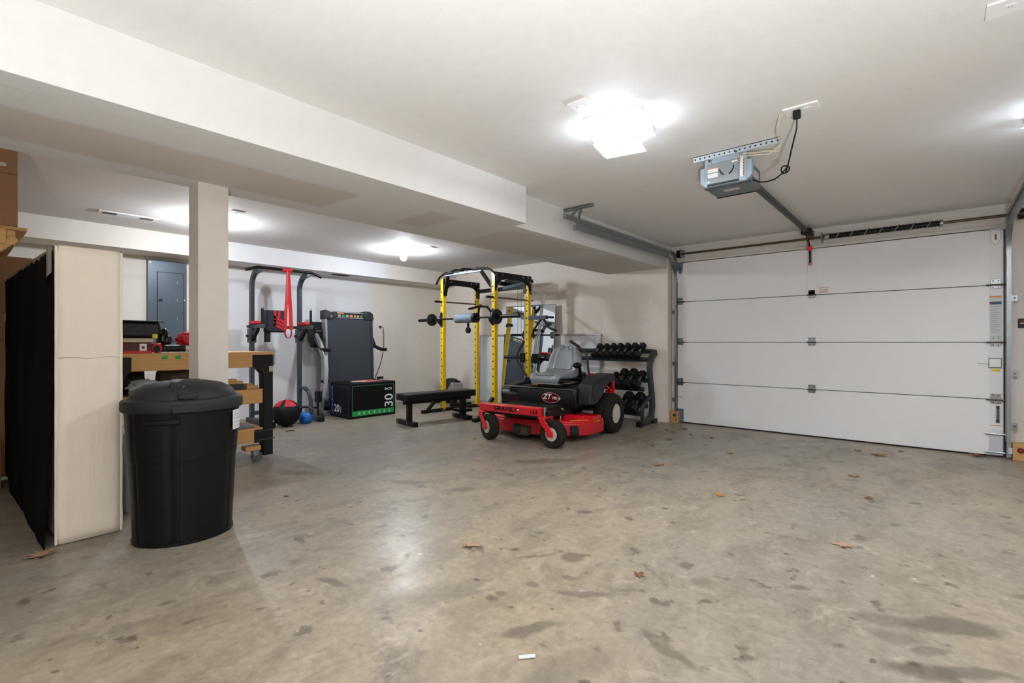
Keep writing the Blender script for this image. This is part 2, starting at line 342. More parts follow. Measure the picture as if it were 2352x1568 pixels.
t = mb().box(-1.078, -.992, -.012, 0, 1.59, 2.10).build('opener_bracket', WHITE, door, bevel=.003, label='white steel reinforcing plate')
mb().box(-1.04, -1.03, -.016, -.01, 1.92, 2.09).build('slot', GALV, t); mb().box(-1.06, -1.05, -.016, -.01, 1.96, 2.09).build('slot', GALV, t)
t = mb().box(-.972, -.87, -.0012, 0, 1.605, 1.69).build('warning_label', WHITEP, door, label='white warning label with red print')
REDP = pm('print_red', (196, 88, 74), .6, var=.05); ORP = pm('print_orange', (226, 138, 66), .6, var=.05); GRP = pm('print_grey', (150, 150, 152), .6, var=.05); NAVY = pm('print_navy', (70, 84, 118), .6, var=.05); YELP = pm('print_yellow', (222, 190, 40), .6, var=.05)
text('print_line', 'WARNING', .02, REDP, frame((-.92, -.0016, 1.675), (1,0,0), (0,0,1)), t, .0002)
for k in range(3): mb().box(-.965, -.88-.01*(k % 2), -.0022, -.001, 1.650-.014*k, 1.655-.014*k).build('print_line', REDP, t)
# end stile, labels, latch, lift handle, lower brackets
mb().box(X1-.098, X1-.004, -.0012, 0, .02, 2.125).build('end_stile', pm('stile', (228, 227, 227), .45, var=.02), door, bevel=.0004)
t = mb().box(.402, .482, -.0032, -.001, 1.12, 1.50).build('instruction_label', pm('label_grey', (206, 207, 210), .6, var=.02), door, label='tall printed instruction label')
mb().box(.402, .482, -.004, -.003, 1.485, 1.50).build('print_band', ORP, t); mb().box(.402, .482, -.004, -.003, 1.42, 1.445).build('print_band', NAVY, t)
for k in range(14): mb().box(.41, .474-.012*(k % 3), -.004, -.003, 1.395-.018*k, 1.399-.018*k).build('print_line', GRP, t)
t = mb().box(.395, .482, -.022, 0, .83, .92).build('slide_lock', GALV, door, bevel=.004, label='galvanised slide lock'); mb().box(.318, .40, -.014, -.002, .868, .89).build('bolt', WHITE, t, bevel=.002)
mb().box(.40, .477, -.026, -.02, .838, .912).build('cover', WHITE, t, bevel=.002)
mb().box(.415, .475, -.003, -.001, .795, .815).build('caution_label', YELP, door, label='yellow caution label')
t = mb().strip([(.457, -.004, .335), (.457, -.035, .35), (.457, -.035, .45), (.457, -.004, .465)], .018, .005, (1,0,0)).build('lift_handle', STEELGREY, door, bevel=.001)
for z in (.33, .462): mb().box(.445, .469, -.006, 0, z-.012, z+.016).build('mount', STEELGREY, t)
t = mb().box(.405, .482, -.003, -.001, .255, .30).build('warning_label', WHITEP, door); mb().box(.405, .482, -.004, -.003, .288, .296).build('print_band', ORP, t)
t = mb().box(.40, .49, -.014, 0, .02, .19).build('bottom_bracket', pm('bracket_pale', (196, 200, 208), .4, .4), door, bevel=.002)
for z in (.045, .215): mb().cyl((.37, -.02, z), (.505, -.02, z), .009, n=8).build('roller_stem', GALV, t, smooth=40)
t = mb().box(-2.585, -2.50, -.014, 0, .012, .185).build('bottom_bracket', BLUSTEEL, door, bevel=.002)
for z in (.04, .16):
    for x in (-2.565, -2.52): mb().cyl((x, -.02, z), (x, -.012, z), .007, n=6).build('bolt', GALV, t)
t = mb().box(-2.575, -2.51, -.0014, 0, .27, .36).build('warning_label', WHITEP, door); mb().box(-2.575, -2.515, -.0024, -.001, .335, .343).build('print_band', REDP, t)

# ------------------------------------------------------------------ door tracks and torsion shaft
def track(name, x, sgn, label, yend):
    t = thing(name, label, 'door track', (x, 6.345, 0))
    path = [(0, 0, .02), (0, 0, 1.86)]+[(0, -.30+.30*math.cos(a), 1.86+.30*math.sin(a)) for a in [R(9*k) for k in range(1, 11)]]
    P = [Vector(p) for p in path]
    mb().strip(P, .032, .022, (1,0,0)).build('vertical_track', GALV, t, smooth=30)
    mb().strip([p+Vector((-sgn*.013, -.011 if i < 2 else 0, 0)) for i, p in enumerate(P[:2])], .006, .05, (1,0,0)).build('track_lip', GALV, t)
    mb().strip([(0, -.30, 2.16), (0, yend-6.345+.12, 2.16)], .032, .03, (1,0,0)).build('lower_track', GALV, t)
    mb().box(-.004, .004, yend-6.345+.15, -.25, 2.155, 2.225).build('angle_iron', GALV, t)
    up = [(0, .02, 2.02), (0, -.02, 2.13)]+[(0, -.14+.12*math.cos(a), 2.13+.105*math.sin(a)) for a in [R(15*k) for k in range(1, 7)]]+[(0, yend-6.345-.05, 2.235)]
    mb().strip(up, .034, .035, (1,0,0)).build('upper_track', GALV, t, smooth=30)
    for z in (.30, .78, 1.47):
        b = mb().box(min(0, sgn*.06), max(0, sgn*.06), .016, .022, z-.028, z+.028).box(min(sgn*.0, sgn*.006), max(0, sgn*.006), -.01, .022, z-.028, z+.028).build('jamb_bracket', GALV, t, bevel=.001)
        mb().cyl((sgn*.04, .018, z), (sgn*.04, .008, z), .008, n=6).build('bolt', SHAFT, b)
    return t
tl = track('door_track', -2.588, -1, 'galvanised door track curving up beside the ceiling beam', 3.80)
b = mb().box(-.135, .225, -2.475, -2.44, 2.318, H-6e-4).build('ceiling_hanger', GALV, tl, bevel=.001)
stuff(mb().add([], []).box(-.12, .21, -2.4765, -2.4755, 2.330, 2.338).build('punched_slots', STEELGREY, b))
mb().bar((.06, -2.457, 2.33), (0, -2.50, 2.24), .03, .004, (0,1,0)).bar((.10, -2.457, 2.33), (.03, -2.40, 2.25), .028, .004, (0,1,0)).build('hanger_strap', GALV, tl)
tr = track('door_track', .525, 1, 'galvanised door track beside the slide lock', 1.2)
mb().box(-.10, .2, -5.0, -4.965, 2.318, H-6e-4).build('ceiling_hanger', GALV, tr)
mb().bar((.05, -4.98, 2.33), (0, -4.98, 2.23), .03, .004, (0,1,0)).build('hanger_strap', GALV, tr)
sh = thing('torsion_shaft', 'dark steel torsion shaft with black coil spring over the garage door', 'shaft', (0, 6.305, 2.222))
mb().cyl((-2.56, 0, 0), (.72, 0, 0), .0127, n=14).build('shaft', SHAFT, sh, smooth=40)
sp = mb().cyl((-.86, 0, 0), (.055, 0, 0), .026, n=20).build('spring_core', SPRING, sh, smooth=40)
pts = [(-.86+.905*t/420, .0265*math.cos(t*.52), .0265*math.sin(t*.52)) for t in range(421)]
mb().tube(pts, .0042, 5).build('spring_coil', SPRING, sp, smooth=60)
for k in range(7): # pale paint stripe sprayed along the wound spring
    x = -.80+.125*k; mb().tube([(x+.0045*j, -.0315*math.cos(R(-70+14*j)), .0315*math.sin(R(-70+14*j))) for j in range(11)], .005, 5).build('paint_stripe', pm('stripe_paint', (140, 128, 116), .7), sp, smooth=60)
for x0, x1, r in ((-.90, -.855, .034), (.05, .075, .033)):
    c = mb().cyl((x0, 0, 0), (x1, 0, 0), r, n=18).build('winding_cone', GALV, sh, smooth=40)
    mb().cyl((x0-.012, 0, 0), (x0+.012, 0, 0), .022, n=12).box(x0, x0+.012, -.045, -.03, -.006, .006).build('set_screw', SHAFT, c)
for x in (-2.53, .60):
    mb().cyl((x-.02, 0, 0), (x+.02, 0, 0), .05, n=20).build('cable_drum', BLKMET, sh, smooth=40); mb().box(x-.004+.03, x+.004+.03, -.03, .105, -.04, .06).build('bearing_plate', GALV, sh)
mb().box(-.93, -.925, -.03, .105, -.05, .05).build('bearing_plate', GALV, sh)

# ------------------------------------------------------------------ garage door opener on the ceiling
op = thing('door_opener', 'grey ceiling-mounted garage door opener with long dark rail', 'door opener', (-1.05, 3.545, 2.12))
mb().box(-.145, .145, -.13, .145, 0, .135).prism([(-.13, .135), (.145, .135), (.145, .16), (-.10, .16)], -.12, .12, 'x').build('housing', OPEND, op, bevel=.008)
f = mb().box(-.135, .135, -.146, -.128, .005, .20).build('front_plate', OPEN, op, bevel=.002)
for s_ in (-1, 1):
    mb().prism([(s_*.135, .01), (s_*.165, .035), (s_*.165, .135), (s_*.135, .14)], -.146, -.105, 'y').build('light_bracket', OPEN, op, bevel=.002)
c = mb().box(-.115, .085, -.153, -.145, .02, .155).build('cover', pm('opener_cover', (138, 146, 148), .45, .1), op, bevel=.003)
mb().box(-.112, -.045, -.1545, -.1525, .095, .125).build('label', WHITEP, c); mb().box(-.112, -.045, -.1545, -.1525, .06, .088).build('label', WHITEP, c); mb().box(-.112, -.045, -.155, -.154, .119, .125).build('label_band', ORP, c)
mb().tube([(.01+.045*math.cos(R(a)), -.154, .115+.052*math.sin(R(a))) for a in range(190, 251, 10)], .004, 5).build('vent_slot', BLACK, c)
mb().tube([(.01+.045*math.cos(R(a)), -.154, .115+.052*math.sin(R(a))) for a in range(290, 361, 10)], .004, 5).build('vent_slot', BLACK, c)
mb().box(.045, .078, -.1545, -.1525, .135, .146).build('label', WHITEP, c); mb().box(-.112, -.10, -.1545, -.1525, .028, .04).build('label', WHITEP, c)
mb().box(-.118, .088, -.1555, -.147, .008, .016).build('cover_lip', BLACK, op)
c = mb().box(.095, .113, -.152, -.145, .03, .165).build('terminal_strip', WHITE, op)
for k in range(6): mb().cyl((.115, -.155, .045+.018*k), (.115, -.146, .045+.018*k), .004, n=6).build('terminal_screw', REDP, c)
mb().box(-.05, .05, -.03, .02, -.0012, .001).build('label', pm('label_tan', (186, 170, 160), .6), op); mb().box(.1445, .147, -.02, .09, .05, .10).build('label', pm('label_tan', (186, 170, 160), .6), op)
for y in (-.12, .138): mb().box(-.145, .145, y, y+.007, -.004, .004).build('bottom_seam', BLACK, op)
r = mb().box(-.022, .022, .12, 2.78, .150, .185).build('rail', pm('rail_dark', (70, 66, 64), .4, .6), op, bevel=.002); mb().box(-.016, .016, .13, 2.76, .146, .152).build('chain', BLKMET, r)
b = mb().box(-.035, .035, 2.74, 2.862, .14, .20).build('header_bracket', BLKMET, op, bevel=.004); mb().cyl((-.05, 2.79, .17), (.05, 2.79, .17), .014, n=10).build('pulley_pin', GALV, b, smooth=40)
mb().box(-.05, .05, 2.60, 2.67, .13, .19).build('trolley', BLKMET, op, bevel=.006)
mb().strip([(.0, 2.66, .14), (.0, 2.74, .05), (.0, 2.815, -.02), (.0, 2.825, -.16)], .022, .006, (1,0,0)).build('door_arm', BLKMET, op)
mb().tube([(.01, 2.64, .13), (.012, 2.63, .05), (.015, 2.63, -.02)], .003, 5).build('release_cord', REDP, op)
mb().prism([(-.005, -.045), (.05, -.055), (.062, -.03), (.05, .0), (.0, -.01)], 2.615, 2.645, 'y').build('release_handle', RED, op, bevel=.004, label='red emergency release handle')
mb().box(-.012, .012, 2.795, 2.832, -.185, -.16).build('arm_clevis', RED, op)
an = mb().box(-.21, .33, -.155, -.150, .19, .2275).box(-.21, .33, -.155, -.12, .2235, .2275).build('hanger_angle', pm('angle_bright', (196, 204, 212), .35, .6), op)
hm = mb()
for k in range(17): hm.cyl((-.195+.032*k, -.1565, .207), (-.195+.032*k, -.1545, .207), .0055, n=8)
stuff(hm.build('punched_holes', BLACK, an))
for x in (-.10, .10): mb().box(x-.012, x+.012, -.15, -.145, .12, .21).build('hanger_strap', GALV, op)
for x, z in ((-.10, .178), (.07, .20)): mb().cyl((x, -.161, z), (x, -.15, z), .008, n=6).build('hanger_bolt', SHAFT, op)
# outlet box on the ceiling, power cord with a knot, bell wire
def knot(c, r):
    return [Vector(c)+Vector((r*math.cos(a), .4*r*math.sin(2*a), r*math.sin(a))) for a in [R(30*k) for k in range(-3, 15)]]
ob = thing('outlet_plate', 'white ceiling outlet plate with the opener cord plugged in', 'outlet', (-.545, 3.06, H))
mb().box(-.085, .085, -.055, .055, -.010, 0).build('plate', WHITE, ob, bevel=.004); mb().box(.01, .05, -.02, .02, -.0125, -.009).build('socket', WHITE, ob)
pc = thing('extension_cord', 'black knotted power cord hanging from ceiling outlet to opener', 'cord', (-.565, 3.05, H-.01))
mb().box(-.018, .018, -.016, .016, -.045, 0).build('plug', BLACK, pc, bevel=.005)
mb().tube([(0, 0, -.04), (-.005, .02, -.09), (-.04, .08, -.17), (-.07, .15, -.225)]+knot((-.095, .19, -.25), .022)+[(-.12, .22, -.262), (-.17, .27, -.272), (-.23, .32, -.262), (-.285, .40, -.232), (-.335, .43, -.20)], .0045, 6).build('cord', BLACK, pc, smooth=60)
bw = tag(mb().tube([(-.645, 3.03, H-.012), (-.67, 3.10, H-.07), (-.70, 3.28, H-.075), (-.715, 3.375, H-.055), (-.73, 3.385, H-.09), (-.80, 3.38, H-.075), (-.86, 3.382, H-.07), (-.93, 3.384, H-.055), (-.955, 3.39, H-.09), (-.945, 3.392, H-.10)], .0032, 5).tube([(-.715, 3.375, H-.06), (-.78, 3.378, H-.10), (-.85, 3.38, H-.085), (-.90, 3.38, H-.08), (-.96, 3.38, H-.065), (-.985, 3.385, H-.09), (-.95, 3.392, H-.10)], .0028, 5).build('bell_wire', pm('wire_cream', (214, 196, 164), .6), smooth=60), 'thin cream bell wire looping along the opener hanger', 'wire')

# ------------------------------------------------------------------ ceiling plates, registers and lamps
def outlet_ceiling(x, y, rz, label, w=.115, l=.115):
    o = thing('ceiling_outlet', label, 'outlet', (x, y, H), rz)
    mb().box(-w/2, w/2, -l/2, l/2, -.008, 0).build('plate', WHITE, o, bevel=.003)
    for s_ in (-1, 1):
        q = mb().box(s_*w*.22-.016, s_*w*.22+.016, -.017, .017, -.0095, -.007).build('socket', WHITE, o, bevel=.002)
        mb().box(s_*w*.22-.006, s_*w*.22-.003, -.008, .002, -.0102, -.009).box(s_*w*.22+.003, s_*w*.22+.006, -.008, .002, -.0102, -.009).build('slot', GRP, q)
    return o
outlet_ceiling(-1.435, 2.24, 0, 'white square duplex outlet plate on ceiling beside glass fixture', .115, .115)
o = outlet_ceiling(.275, 2.635, 0, 'long white blank cover plate on the ceiling', .24, .115)
outlet_ceiling(-5.18, 1.87, 0, 'small white outlet plate on gym ceiling behind column')
outlet_ceiling(-5.14, 4.29, 0, 'small white outlet plate on gym ceiling beside bare bulb')
rg = thing('ceiling_register', 'long white air register with two dark openings on gym ceiling', 'vent', (-6.15, 1.21, H), 90)
mb().box(-.24, .24, -.07, .07, -.012, 0).build('frame', WHITE, rg, bevel=.003)
for s_ in (-1, 1):
    q = mb().box(s_*.15-.055, s_*.15+.055, -.045, .045, -.0135, -.011).build('opening', BLACK, rg)
    for k in range(3): mb().box(s_*.15-.053, s_*.15+.053, -.026+.024*k, -.023+.024*k, -.0150, -.013).build('louver', pm('louver_grey', (120, 116, 110), .6), q)
rg = thing('soffit_register', 'dark return air slot under the white soffit', 'vent', (-6.98, 4.02, 2.112), 90)
mb().box(-.14, .14, -.05, .05, -.006, 0).build('frame', pm('vent_brown', (92, 72, 58), .6), rg)
for k in range(5): mb().box(-.13, .13, -.042+.019*k, -.034+.019*k, -.010, -.005).build('louver', pm('vent_dark', (52, 40, 34), .6), rg)
for i, (x, y) in enumerate(BAY_LAMPS):
    t = thing('bulb_lamp', ('bare glowing bulb in white ceiling socket above the weight bench', 'bare glowing bulb in ceiling socket hidden behind the column')[i], 'lamp', (x, y, H))
    mb().lathe([(.062, 0), (.062, -.006), (.05, -.014), (.028, -.02), (.024, -.05), (0, -.05)], 24).build('socket', WHITE, t, smooth=40)
    bo = mb().lathe([(.016, -.049), (.018, -.060), (.034, -.080), (.043, -.098)], 20).build('bulb_body', WHITE, t, smooth=80); mb().lathe([(.0435, -.098), (.044, -.112), (.040, -.132), (.024, -.150), (0, -.155)], 20).build('glowing_dome', BULB, bo, smooth=80)
def fixture(x, y, rz, label):
    t = thing('ceiling_fixture', label, 'lamp', (x, y, H), rz)
    mb().box(-.165, .165, -.165, .165, -.034, 0).build('base', WHITE, t, bevel=.004)
    def sq(u, v):
        a, b = (u-.5)*.34, (v-.5)*.34; d = (abs(a)**3+abs(b)**3)/(.17**3); return (a, b, -.135+.062*min(1.35, d)+.012*math.sin(9*u)*math.cos(7*v))
    g = mb().grid(sq, 14, 14).build('glass_shade', GLASSLIT, t, smooth=80); mb().box(-.115, .115, -.115, .115, -.1475, -.1465).build('added_glow_panel', ADDEDGLOW, g); mb().box(-.128, .128, -.128, .128, -.1463, -.1435).build('light_stop_back', WHITE, g)  # added glow sheet below the shade; opaque back keeps its light off ceiling
    mb().lathe([(0, -.158), (.008, -.156), (.012, -.150), (.006, -.146), (.006, -.02)], 12).build('finial', pm('brass_dull', (150, 140, 112), .4, .6), t, smooth=50)
    for x, y in ((.045, .02), (-.05, -.02)): mb().ball((x, y, -.062), .026, n=12, m=8).build('bulb', FIXBULB, t, smooth=80)
    return t
fixture(*GARAGE_LAMPS[0], 12, 'lit square white glass fixture on garage ceiling beside outlet')
fixture(*GARAGE_LAMPS[1], 20, 'lit square white glass fixture past the opener cord')
fixture(*GARAGE_LAMPS[2], 0, 'added unseen square glass fixture lighting the open garage floor')

# ------------------------------------------------------------------ wall fittings
o = thing('wall_outlet', 'white duplex outlet on end wall above dumbbell rack', 'outlet', (-2.97, EY, 1.37))
mb().box(-.037, .037, -.006, 0, -.06, .06).build('plate', WHITE, o, bevel=.002)
for z in (-.02, .02): mb().box(-.016, .016, -.008, -.005, z-.013, z+.013).build('socket', pm('socket_ivory', (214, 210, 202), .5), o, bevel=.003)
o = thing('wall_outlet', 'white outlet on gym wall with treadmill plug', 'outlet', (XB, 4.90, 1.31))
mb().box(0, .006, -.037, .037, -.06, .06).build('plate', WHITE, o, bevel=.002); mb().box(.005, .008, -.016, .016, -.035, -.008).build('socket', WHITE, o)
ep = thing('breaker_panel', 'tall grey breaker panel with small hinged door on gym wall', 'breaker panel', (XB, 1.80, 1.50))
mb().box(0, .035, -.195, .215, -.55, .575).build('cover', PANELGREY, ep, bevel=.004); d_ = mb().box(.034, .042, -.095, .175, -.42, .43).build('panel_door', PANELGREY, ep, bevel=.002)
mb().box(.041, .050, -.085, -.045, .07, .10).build('latch', BLACK, d_, bevel=.002)
mb().box(.0345, .0358, -.101, .181, -.426, .436).build('door_gap', BLACK, ep)
for y, z in ((-.17, .54), (.19, .54), (-.17, .10), (.19, .10), (-.17, -.5), (.19, -.5)): mb().cyl((.034, y, z), (.040, y, z), .007, n=8).build('screw', CHROME, ep)
for z in (.30, .08, -.15): mb().box(.0415, .0428, .11, .113, z, z+.03).build('scratch', WHITEP, d_)
pb = thing('wall_control', 'black door opener wall control with printed strip', 'switch', (.66, DY, 1.24))
mb().box(-.07, .07, -.02, 0, -.042, .042).build('case', BLACK, pb, bevel=.004); mb().box(-.06, .06, -.022, -.019, -.006, .006).build('printed_strip', pm('strip_orange', (214, 160, 110), .6), pb); mb().box(-.06, .06, -.022, -.019, .018, .026).build('printed_strip', pm('strip_dk', (92, 60, 52), .6), pb)
for x, lab in ((-2.652, 'raw wooden sensor block with dark round hole below jamb trim'), (.548, 'raw wooden sensor block with red sensor eye')):
    t = thing('sensor_block', lab, 'wood block', (x, 6.375 if x < 0 else 6.37, 0))
    w = .055 if x < 0 else .20
    mb().box(0, w+(.045 if x < 0 else 0), -.06, .03, 0, .155).build('block', WOODX, t, bevel=.003)
    cx = .055 if x < 0 else .05
    if x < 0:
        e = mb().cyl((cx, -.064, .10), (cx, -.055, .10), .019, n=18).build('eye_hole', BLACK, t); mb().cyl((cx+.009, -.066, .094), (cx+.009, -.063, .094), .005, n=8).build('lens', WHITEP, e)
    else:
        e = mb().cyl((cx, -.075, .095), (cx, -.055, .095), .022, n=18).build('sensor_eye', pm('eye_dark', (70, 14, 14), .3), t); mb().cyl((cx, -.078, .095), (cx, -.074, .095), .011, n=12).build('lens', pm('eye_red', (170, 20, 18), .2), e)
        mb().box(-.03, .0, -.055, -.02, .05, .11).build('sensor_bracket', pm('bracket_pale', (196, 200, 208), .4, .4), t, bevel=.003)

# ================================================================== ZERO-TURN MOWER
mw = thing('riding_mower', 'red and black zero-turn riding mower with grey seat', 'mower', (-3.39, 3.948, 0), 4)
def tire(name, c, r, w, rimr, axis, parent, rimmat, lug=0, n=36):
    """c centre, axis unit vector of the axle; rounded carcass, lugs, dished rim, hub"""
    ax = Vector(axis).normalized(); M = Matrix.Translation(c) @ Vector((0, 0, 1)).rotation_difference(ax).to_matrix().to_4x4()
    h = w/2; prof = [(rimr, -h*.78), (rimr+.012, -h*.95), (r*.86, -h), (r*.95, -h*.9), (r, -h*.62), (r, h*.62), (r*.95, h*.9), (r*.86, h), (rimr+.012, h*.95), (rimr, h*.78), (rimr, -h*.78)]
    t = mb().lathe(prof, n, M).build(name, TREAD, parent, smooth=50)
    if lug:
        lm = mb()
        for k in range(lug):
            a = 2*math.pi*k/lug
            for j in (-1, 0, 1):
                b = a+(math.pi/lug if j == 0 else 0); q = M @ Matrix.Rotation(b, 4, 'Z')
                lm.box(r-.006, r+.006, -.014*r/.23, .014*r/.23, j*h*.42-h*.16, j*h*.42+h*.16, q)
        stuff(lm.build('tread_lugs', TREAD, t))
    for s_ in (-1, 1):
        rm = mb().lathe([(rimr*1.04, s_*h*.86), (rimr*.96, s_*h*.84), (rimr*.9, s_*h*.45), (rimr*.45, s_*h*.38), (rimr*.30, s_*h*.55), (0, s_*h*.55)], 28, M).build('wheel_rim', rimmat, t, smooth=35)
        mb().lathe([(rimr*.2, s_*h*.5), (rimr*.2, s_*h*.72), (0, s_*h*.74)], 12, M).build('hub_cap', STEELGREY, rm, smooth=35)
    return t
for s_ in (-1, 1): tire('rear_tire', (s_*.565, 1.15, .232), .228, .215, .108, (1, 0, 0), mw, RIMW, lug=22)
# front casters, both swung sideways
for px, ax, wx in ((-.405, (-.36, -.93, 0), .10), (.385, (-.02, -1.0, 0), .105)):
    axv = Vector(ax).normalized(); roll = Vector((-axv.y, axv.x, 0)); 
    if roll.x < 0: roll = -roll
    piv = Vector((px, .03, 0)); c = piv+roll*wx+Vector((0, 0, .142))
    tire('front_tire', c, .140, .10, .066, axv, mw, RIMW)
    fk = mb()
    for s_ in (-1, 1):
        side = axv*s_*.068
        fk.strip([piv+side*.55+Vector((0, 0, .305)), piv+side+Vector((0, 0, .298))+roll*.0, piv+side+roll*.018+Vector((0, 0, .27)), c+side+Vector((0, 0, .02)), c+side+Vector((0, 0, -.025))], .078, .014, roll)
    fk.strip([piv-axv*.068+roll*.01+Vector((0, 0, .300)), piv+roll*.01+Vector((0, 0, .306)), piv+axv*.068+roll*.01+Vector((0, 0, .300))], .10, .014, roll)
    f_ = fk.build('caster_fork', RED, mw, smooth=35, bevel=.003)
    mb().cyl(c-axv*.08, c+axv*.08, .009, n=8).build('axle_bolt', STEELGREY, f_); mb().cyl(piv+Vector((0, 0, .305)), piv+Vector((0, 0, .40)), .017, n=12).build('pivot_post', GALV, mw, smooth=40)
# front apron with maker's name
ap = mb().prism([(-.05, .392), (.02, .402), (.05, .385), (.03, .30), (-.025, .31)], -.44, .365, 'x').build('front_apron', RED, mw, bevel=.006, label='red front apron with black lettering')
mb().box(-.40, .34, .0, .10, .285, .31).build('apron_shadow_gap', BLKMET, mw)
text('lettering', 'GRAVELY', .066, BLACK, frame((-.075, -.0400, .3535), (1, 0, 0), (0, -.025, .082)), ap, .0015, shear=.25, offset=.0015, sx=1.15)
for k in range(3): mb().prism([(.25+.035*k, .335), (.258+.035*k, .335), (.268+.035*k, .352+.01*k), (.260+.035*k, .352+.01*k)], -.047, -.028, 'y').build('louver', BLACK, ap)
mb().cyl((.10, -.052, .36), (.10, -.03, .362), .007, n=8).build('rivet', WHITEP, ap)
mb().prism([(.09, .385), (.14, .40), (.30, .38), (.28, .37)], -.33, -.14, 'x', Matrix.Rotation(R(-8), 4, 'X')).build('foot_pedal', BLACK, mw, bevel=.004)
# chassis
mb().box(-.36, -.30, .05, 1.35, .27, .36).build('frame_rail', BLKMET, mw, bevel=.004); mb().box(.30, .36, .05, 1.35, .27, .36).build('frame_rail', BLKMET, mw, bevel=.004)
mb().box(-.34, .34, .08, .62, .345, .372).build('foot_plate', BLACK, mw, bevel=.004)
mb().box(-.44, .44, .02, .08, .315, .36).build('front_axle', BLKMET, mw, bevel=.004)
# seat pod
pod = mb().prism([(.54, .345), (.52, .44), (.545, .538), (.62, .56), (1.20, .56), (1.24, .345)], -.32, .47, 'x').build('seat_pod', BLACK, mw, bevel=.01)
mb().prism([(.58, .345), (.55, .44), (.575, .485), (.60, .50), (.90, .50), (.92, .345)], -.60, -.325, 'x').build('fuel_tank', pm('tank_black', (14, 14, 17), .4, spec=.4), mw, bevel=.02, seg=3)
mb().box(-.53, .45, .528, .60, .536, .544).build('pod_edge', pm('edge_grey', (120, 118, 112), .4, .5), mw)
lg = [(.15+.118*math.cos(R(a)), .440+.056*math.sin(R(a))) for a in range(0, 360, 10)]
bd = mb().prism(lg, .5145, .530, 'y').build('badge', pm('badge_maroon', (92, 8, 18), .3), pod, label='oval maroon badge')
mb().tube([(x, .514, z) for x, z in [(.15+.118*math.cos(R(a)), .440+.056*math.sin(R(a))) for a in range(25, 385, 10)]], .0028, 5, closed=True).build('badge_ring', pm('ring_pink', (206, 140, 146), .35, .3), bd)
text('lettering', 'ZT', .082, WHITEP, frame((.098, .513, .448), (1, 0, 0), (0, 0, 1)), bd, .001, shear=.3, offset=.001)
text('lettering', 'HD', .042, WHITEP, frame((.205, .511, .438), (1, 0, 0), (0, 0, 1)), bd, .001, shear=.2, offset=.001); text('lettering', 'IV', .042, WHITEP, frame((.262, .511, .430), (1, 0, 0), (0, 0, 1)), pod, .001, shear=.2)
mb().box(.455, .475, .50, .52, .50, .545).build('catch', CHROME, pod)
# rear fenders
for s_ in (1, -1):
    poly = [(.60, .38), (.585, .50), (.61, .60), (.72, .655), (1.0, .705), (1.14, .70), (1.18, .685), (1.175, .625), (1.06, .60), (.94, .545), (.84, .45), (.73, .385)]
    x0, x1 = (.455, .625) if s_ > 0 else (-.62, -.48)
    if s_ < 0: poly = [(y_, .38+(z_-.38)*.62) for y_, z_ in poly]
    fe = mb().prism(poly, x0, x1, 'x').build('fender', DKFEND, mw, bevel=.014, seg=3)
    if s_ > 0: mb().prism([(.62, .58), (.80, .635), (1.05, .672), (1.12, .65), (.98, .62), (.86, .55), (.76, .45), (.66, .42)], .622, .634, 'x').build('fender_panel', DKFEND, fe, bevel=.006); mb().tube([(.60, .592, .40), (.612, .59, .50), (.612, .612, .58)], .003, 5).build('crease', pm('crease_grey', (100, 108, 116), .4), fe)
# seat
SP = [(.585, .585, .17), (.545, .605, .19), (.535, .645, .20), (.565, .688, .21), (.66, .690, .222), (.78, .678, .23), (.88, .680, .235), (.945, .715, .24), (.985, .790, .24), (1.01, .87, .232), (1.03, .94, .205), (1.045, .985, .165), (1.06, 1.008, .11), (1.085, 1.012, .06)]
def lerp_sp(v, L=SP):
    f = v*(len(L)-1); i = min(int(f), len(L)-2); f -= i
    return [L[i][k]*(1-f)+L[i+1][k]*f for k in range(3)]
def seat_pt(off, v0, v1, wk):
    def fn(u, v):
        v = v0+(v1-v0)*v; y, z, w = lerp_sp(v); y2, z2, _ = lerp_sp(min(1, v+.01)); y1, z1, _ = lerp_sp(max(0, v-.01))
        d_ = Vector((0, y2-y1, z2-z1)).normalized(); nn = Vector((0, -d_.z, d_.y)); s_ = 2*u-1
        lift = .042*abs(s_)**2.6-.06*max(0, abs(s_)-.86)/.14
        return tuple(Vector((.04+s_*w*wk, y, z))+nn*(lift*(.35+.65*min(1, v*2))*(1 if off == 0 else .4)+off))
    return fn
seat = mb().grid(seat_pt(0, 0, 1, 1.0), 22, 52).build('seat', GREYSEAT, mw, smooth=80, label='grey vinyl bucket seat'); q = seat.modifiers.new('thick', 'SOLIDIFY'); q.thickness = .06; q.offset = -1
mb().grid(seat_pt(.010, .56, .88, .62), 14, 20).build('back_cushion', GREYSEAT, seat, smooth=80); mb().grid(seat_pt(.008, .22, .46, .68), 14, 16).build('base_cushion', GREYSEAT, seat, smooth=80)
mb().tube([(.04-.20, .60, .590), (.04-.17, .545, .592), (.04, .528, .594), (.04+.17, .545, .592), (.04+.20, .60, .590), (.04+.225, .85, .594)], .006, 6).build('piping', pm('piping_tan', (150, 138, 124), .5), seat, smooth=60)
mb().box(-.17, .25, .58, 1.0, .548, .60).build('seat_pan', BLACK, mw, bevel=.012)
mb().box(-.14, -.06, .56, .60, .565, .61).build('seat_tag', pm('tag_yellow', (168, 132, 40), .6), mw, bevel=.003)
mb().ball((.335, .80, .80), .04, .085, .036, n=14, m=8).build('arm_rest', BLACK, mw, smooth=80); mb().bar((.31, .93, .66), (.33, .86, .78), .03, .03).build('arm_bracket', BLKMET, mw)
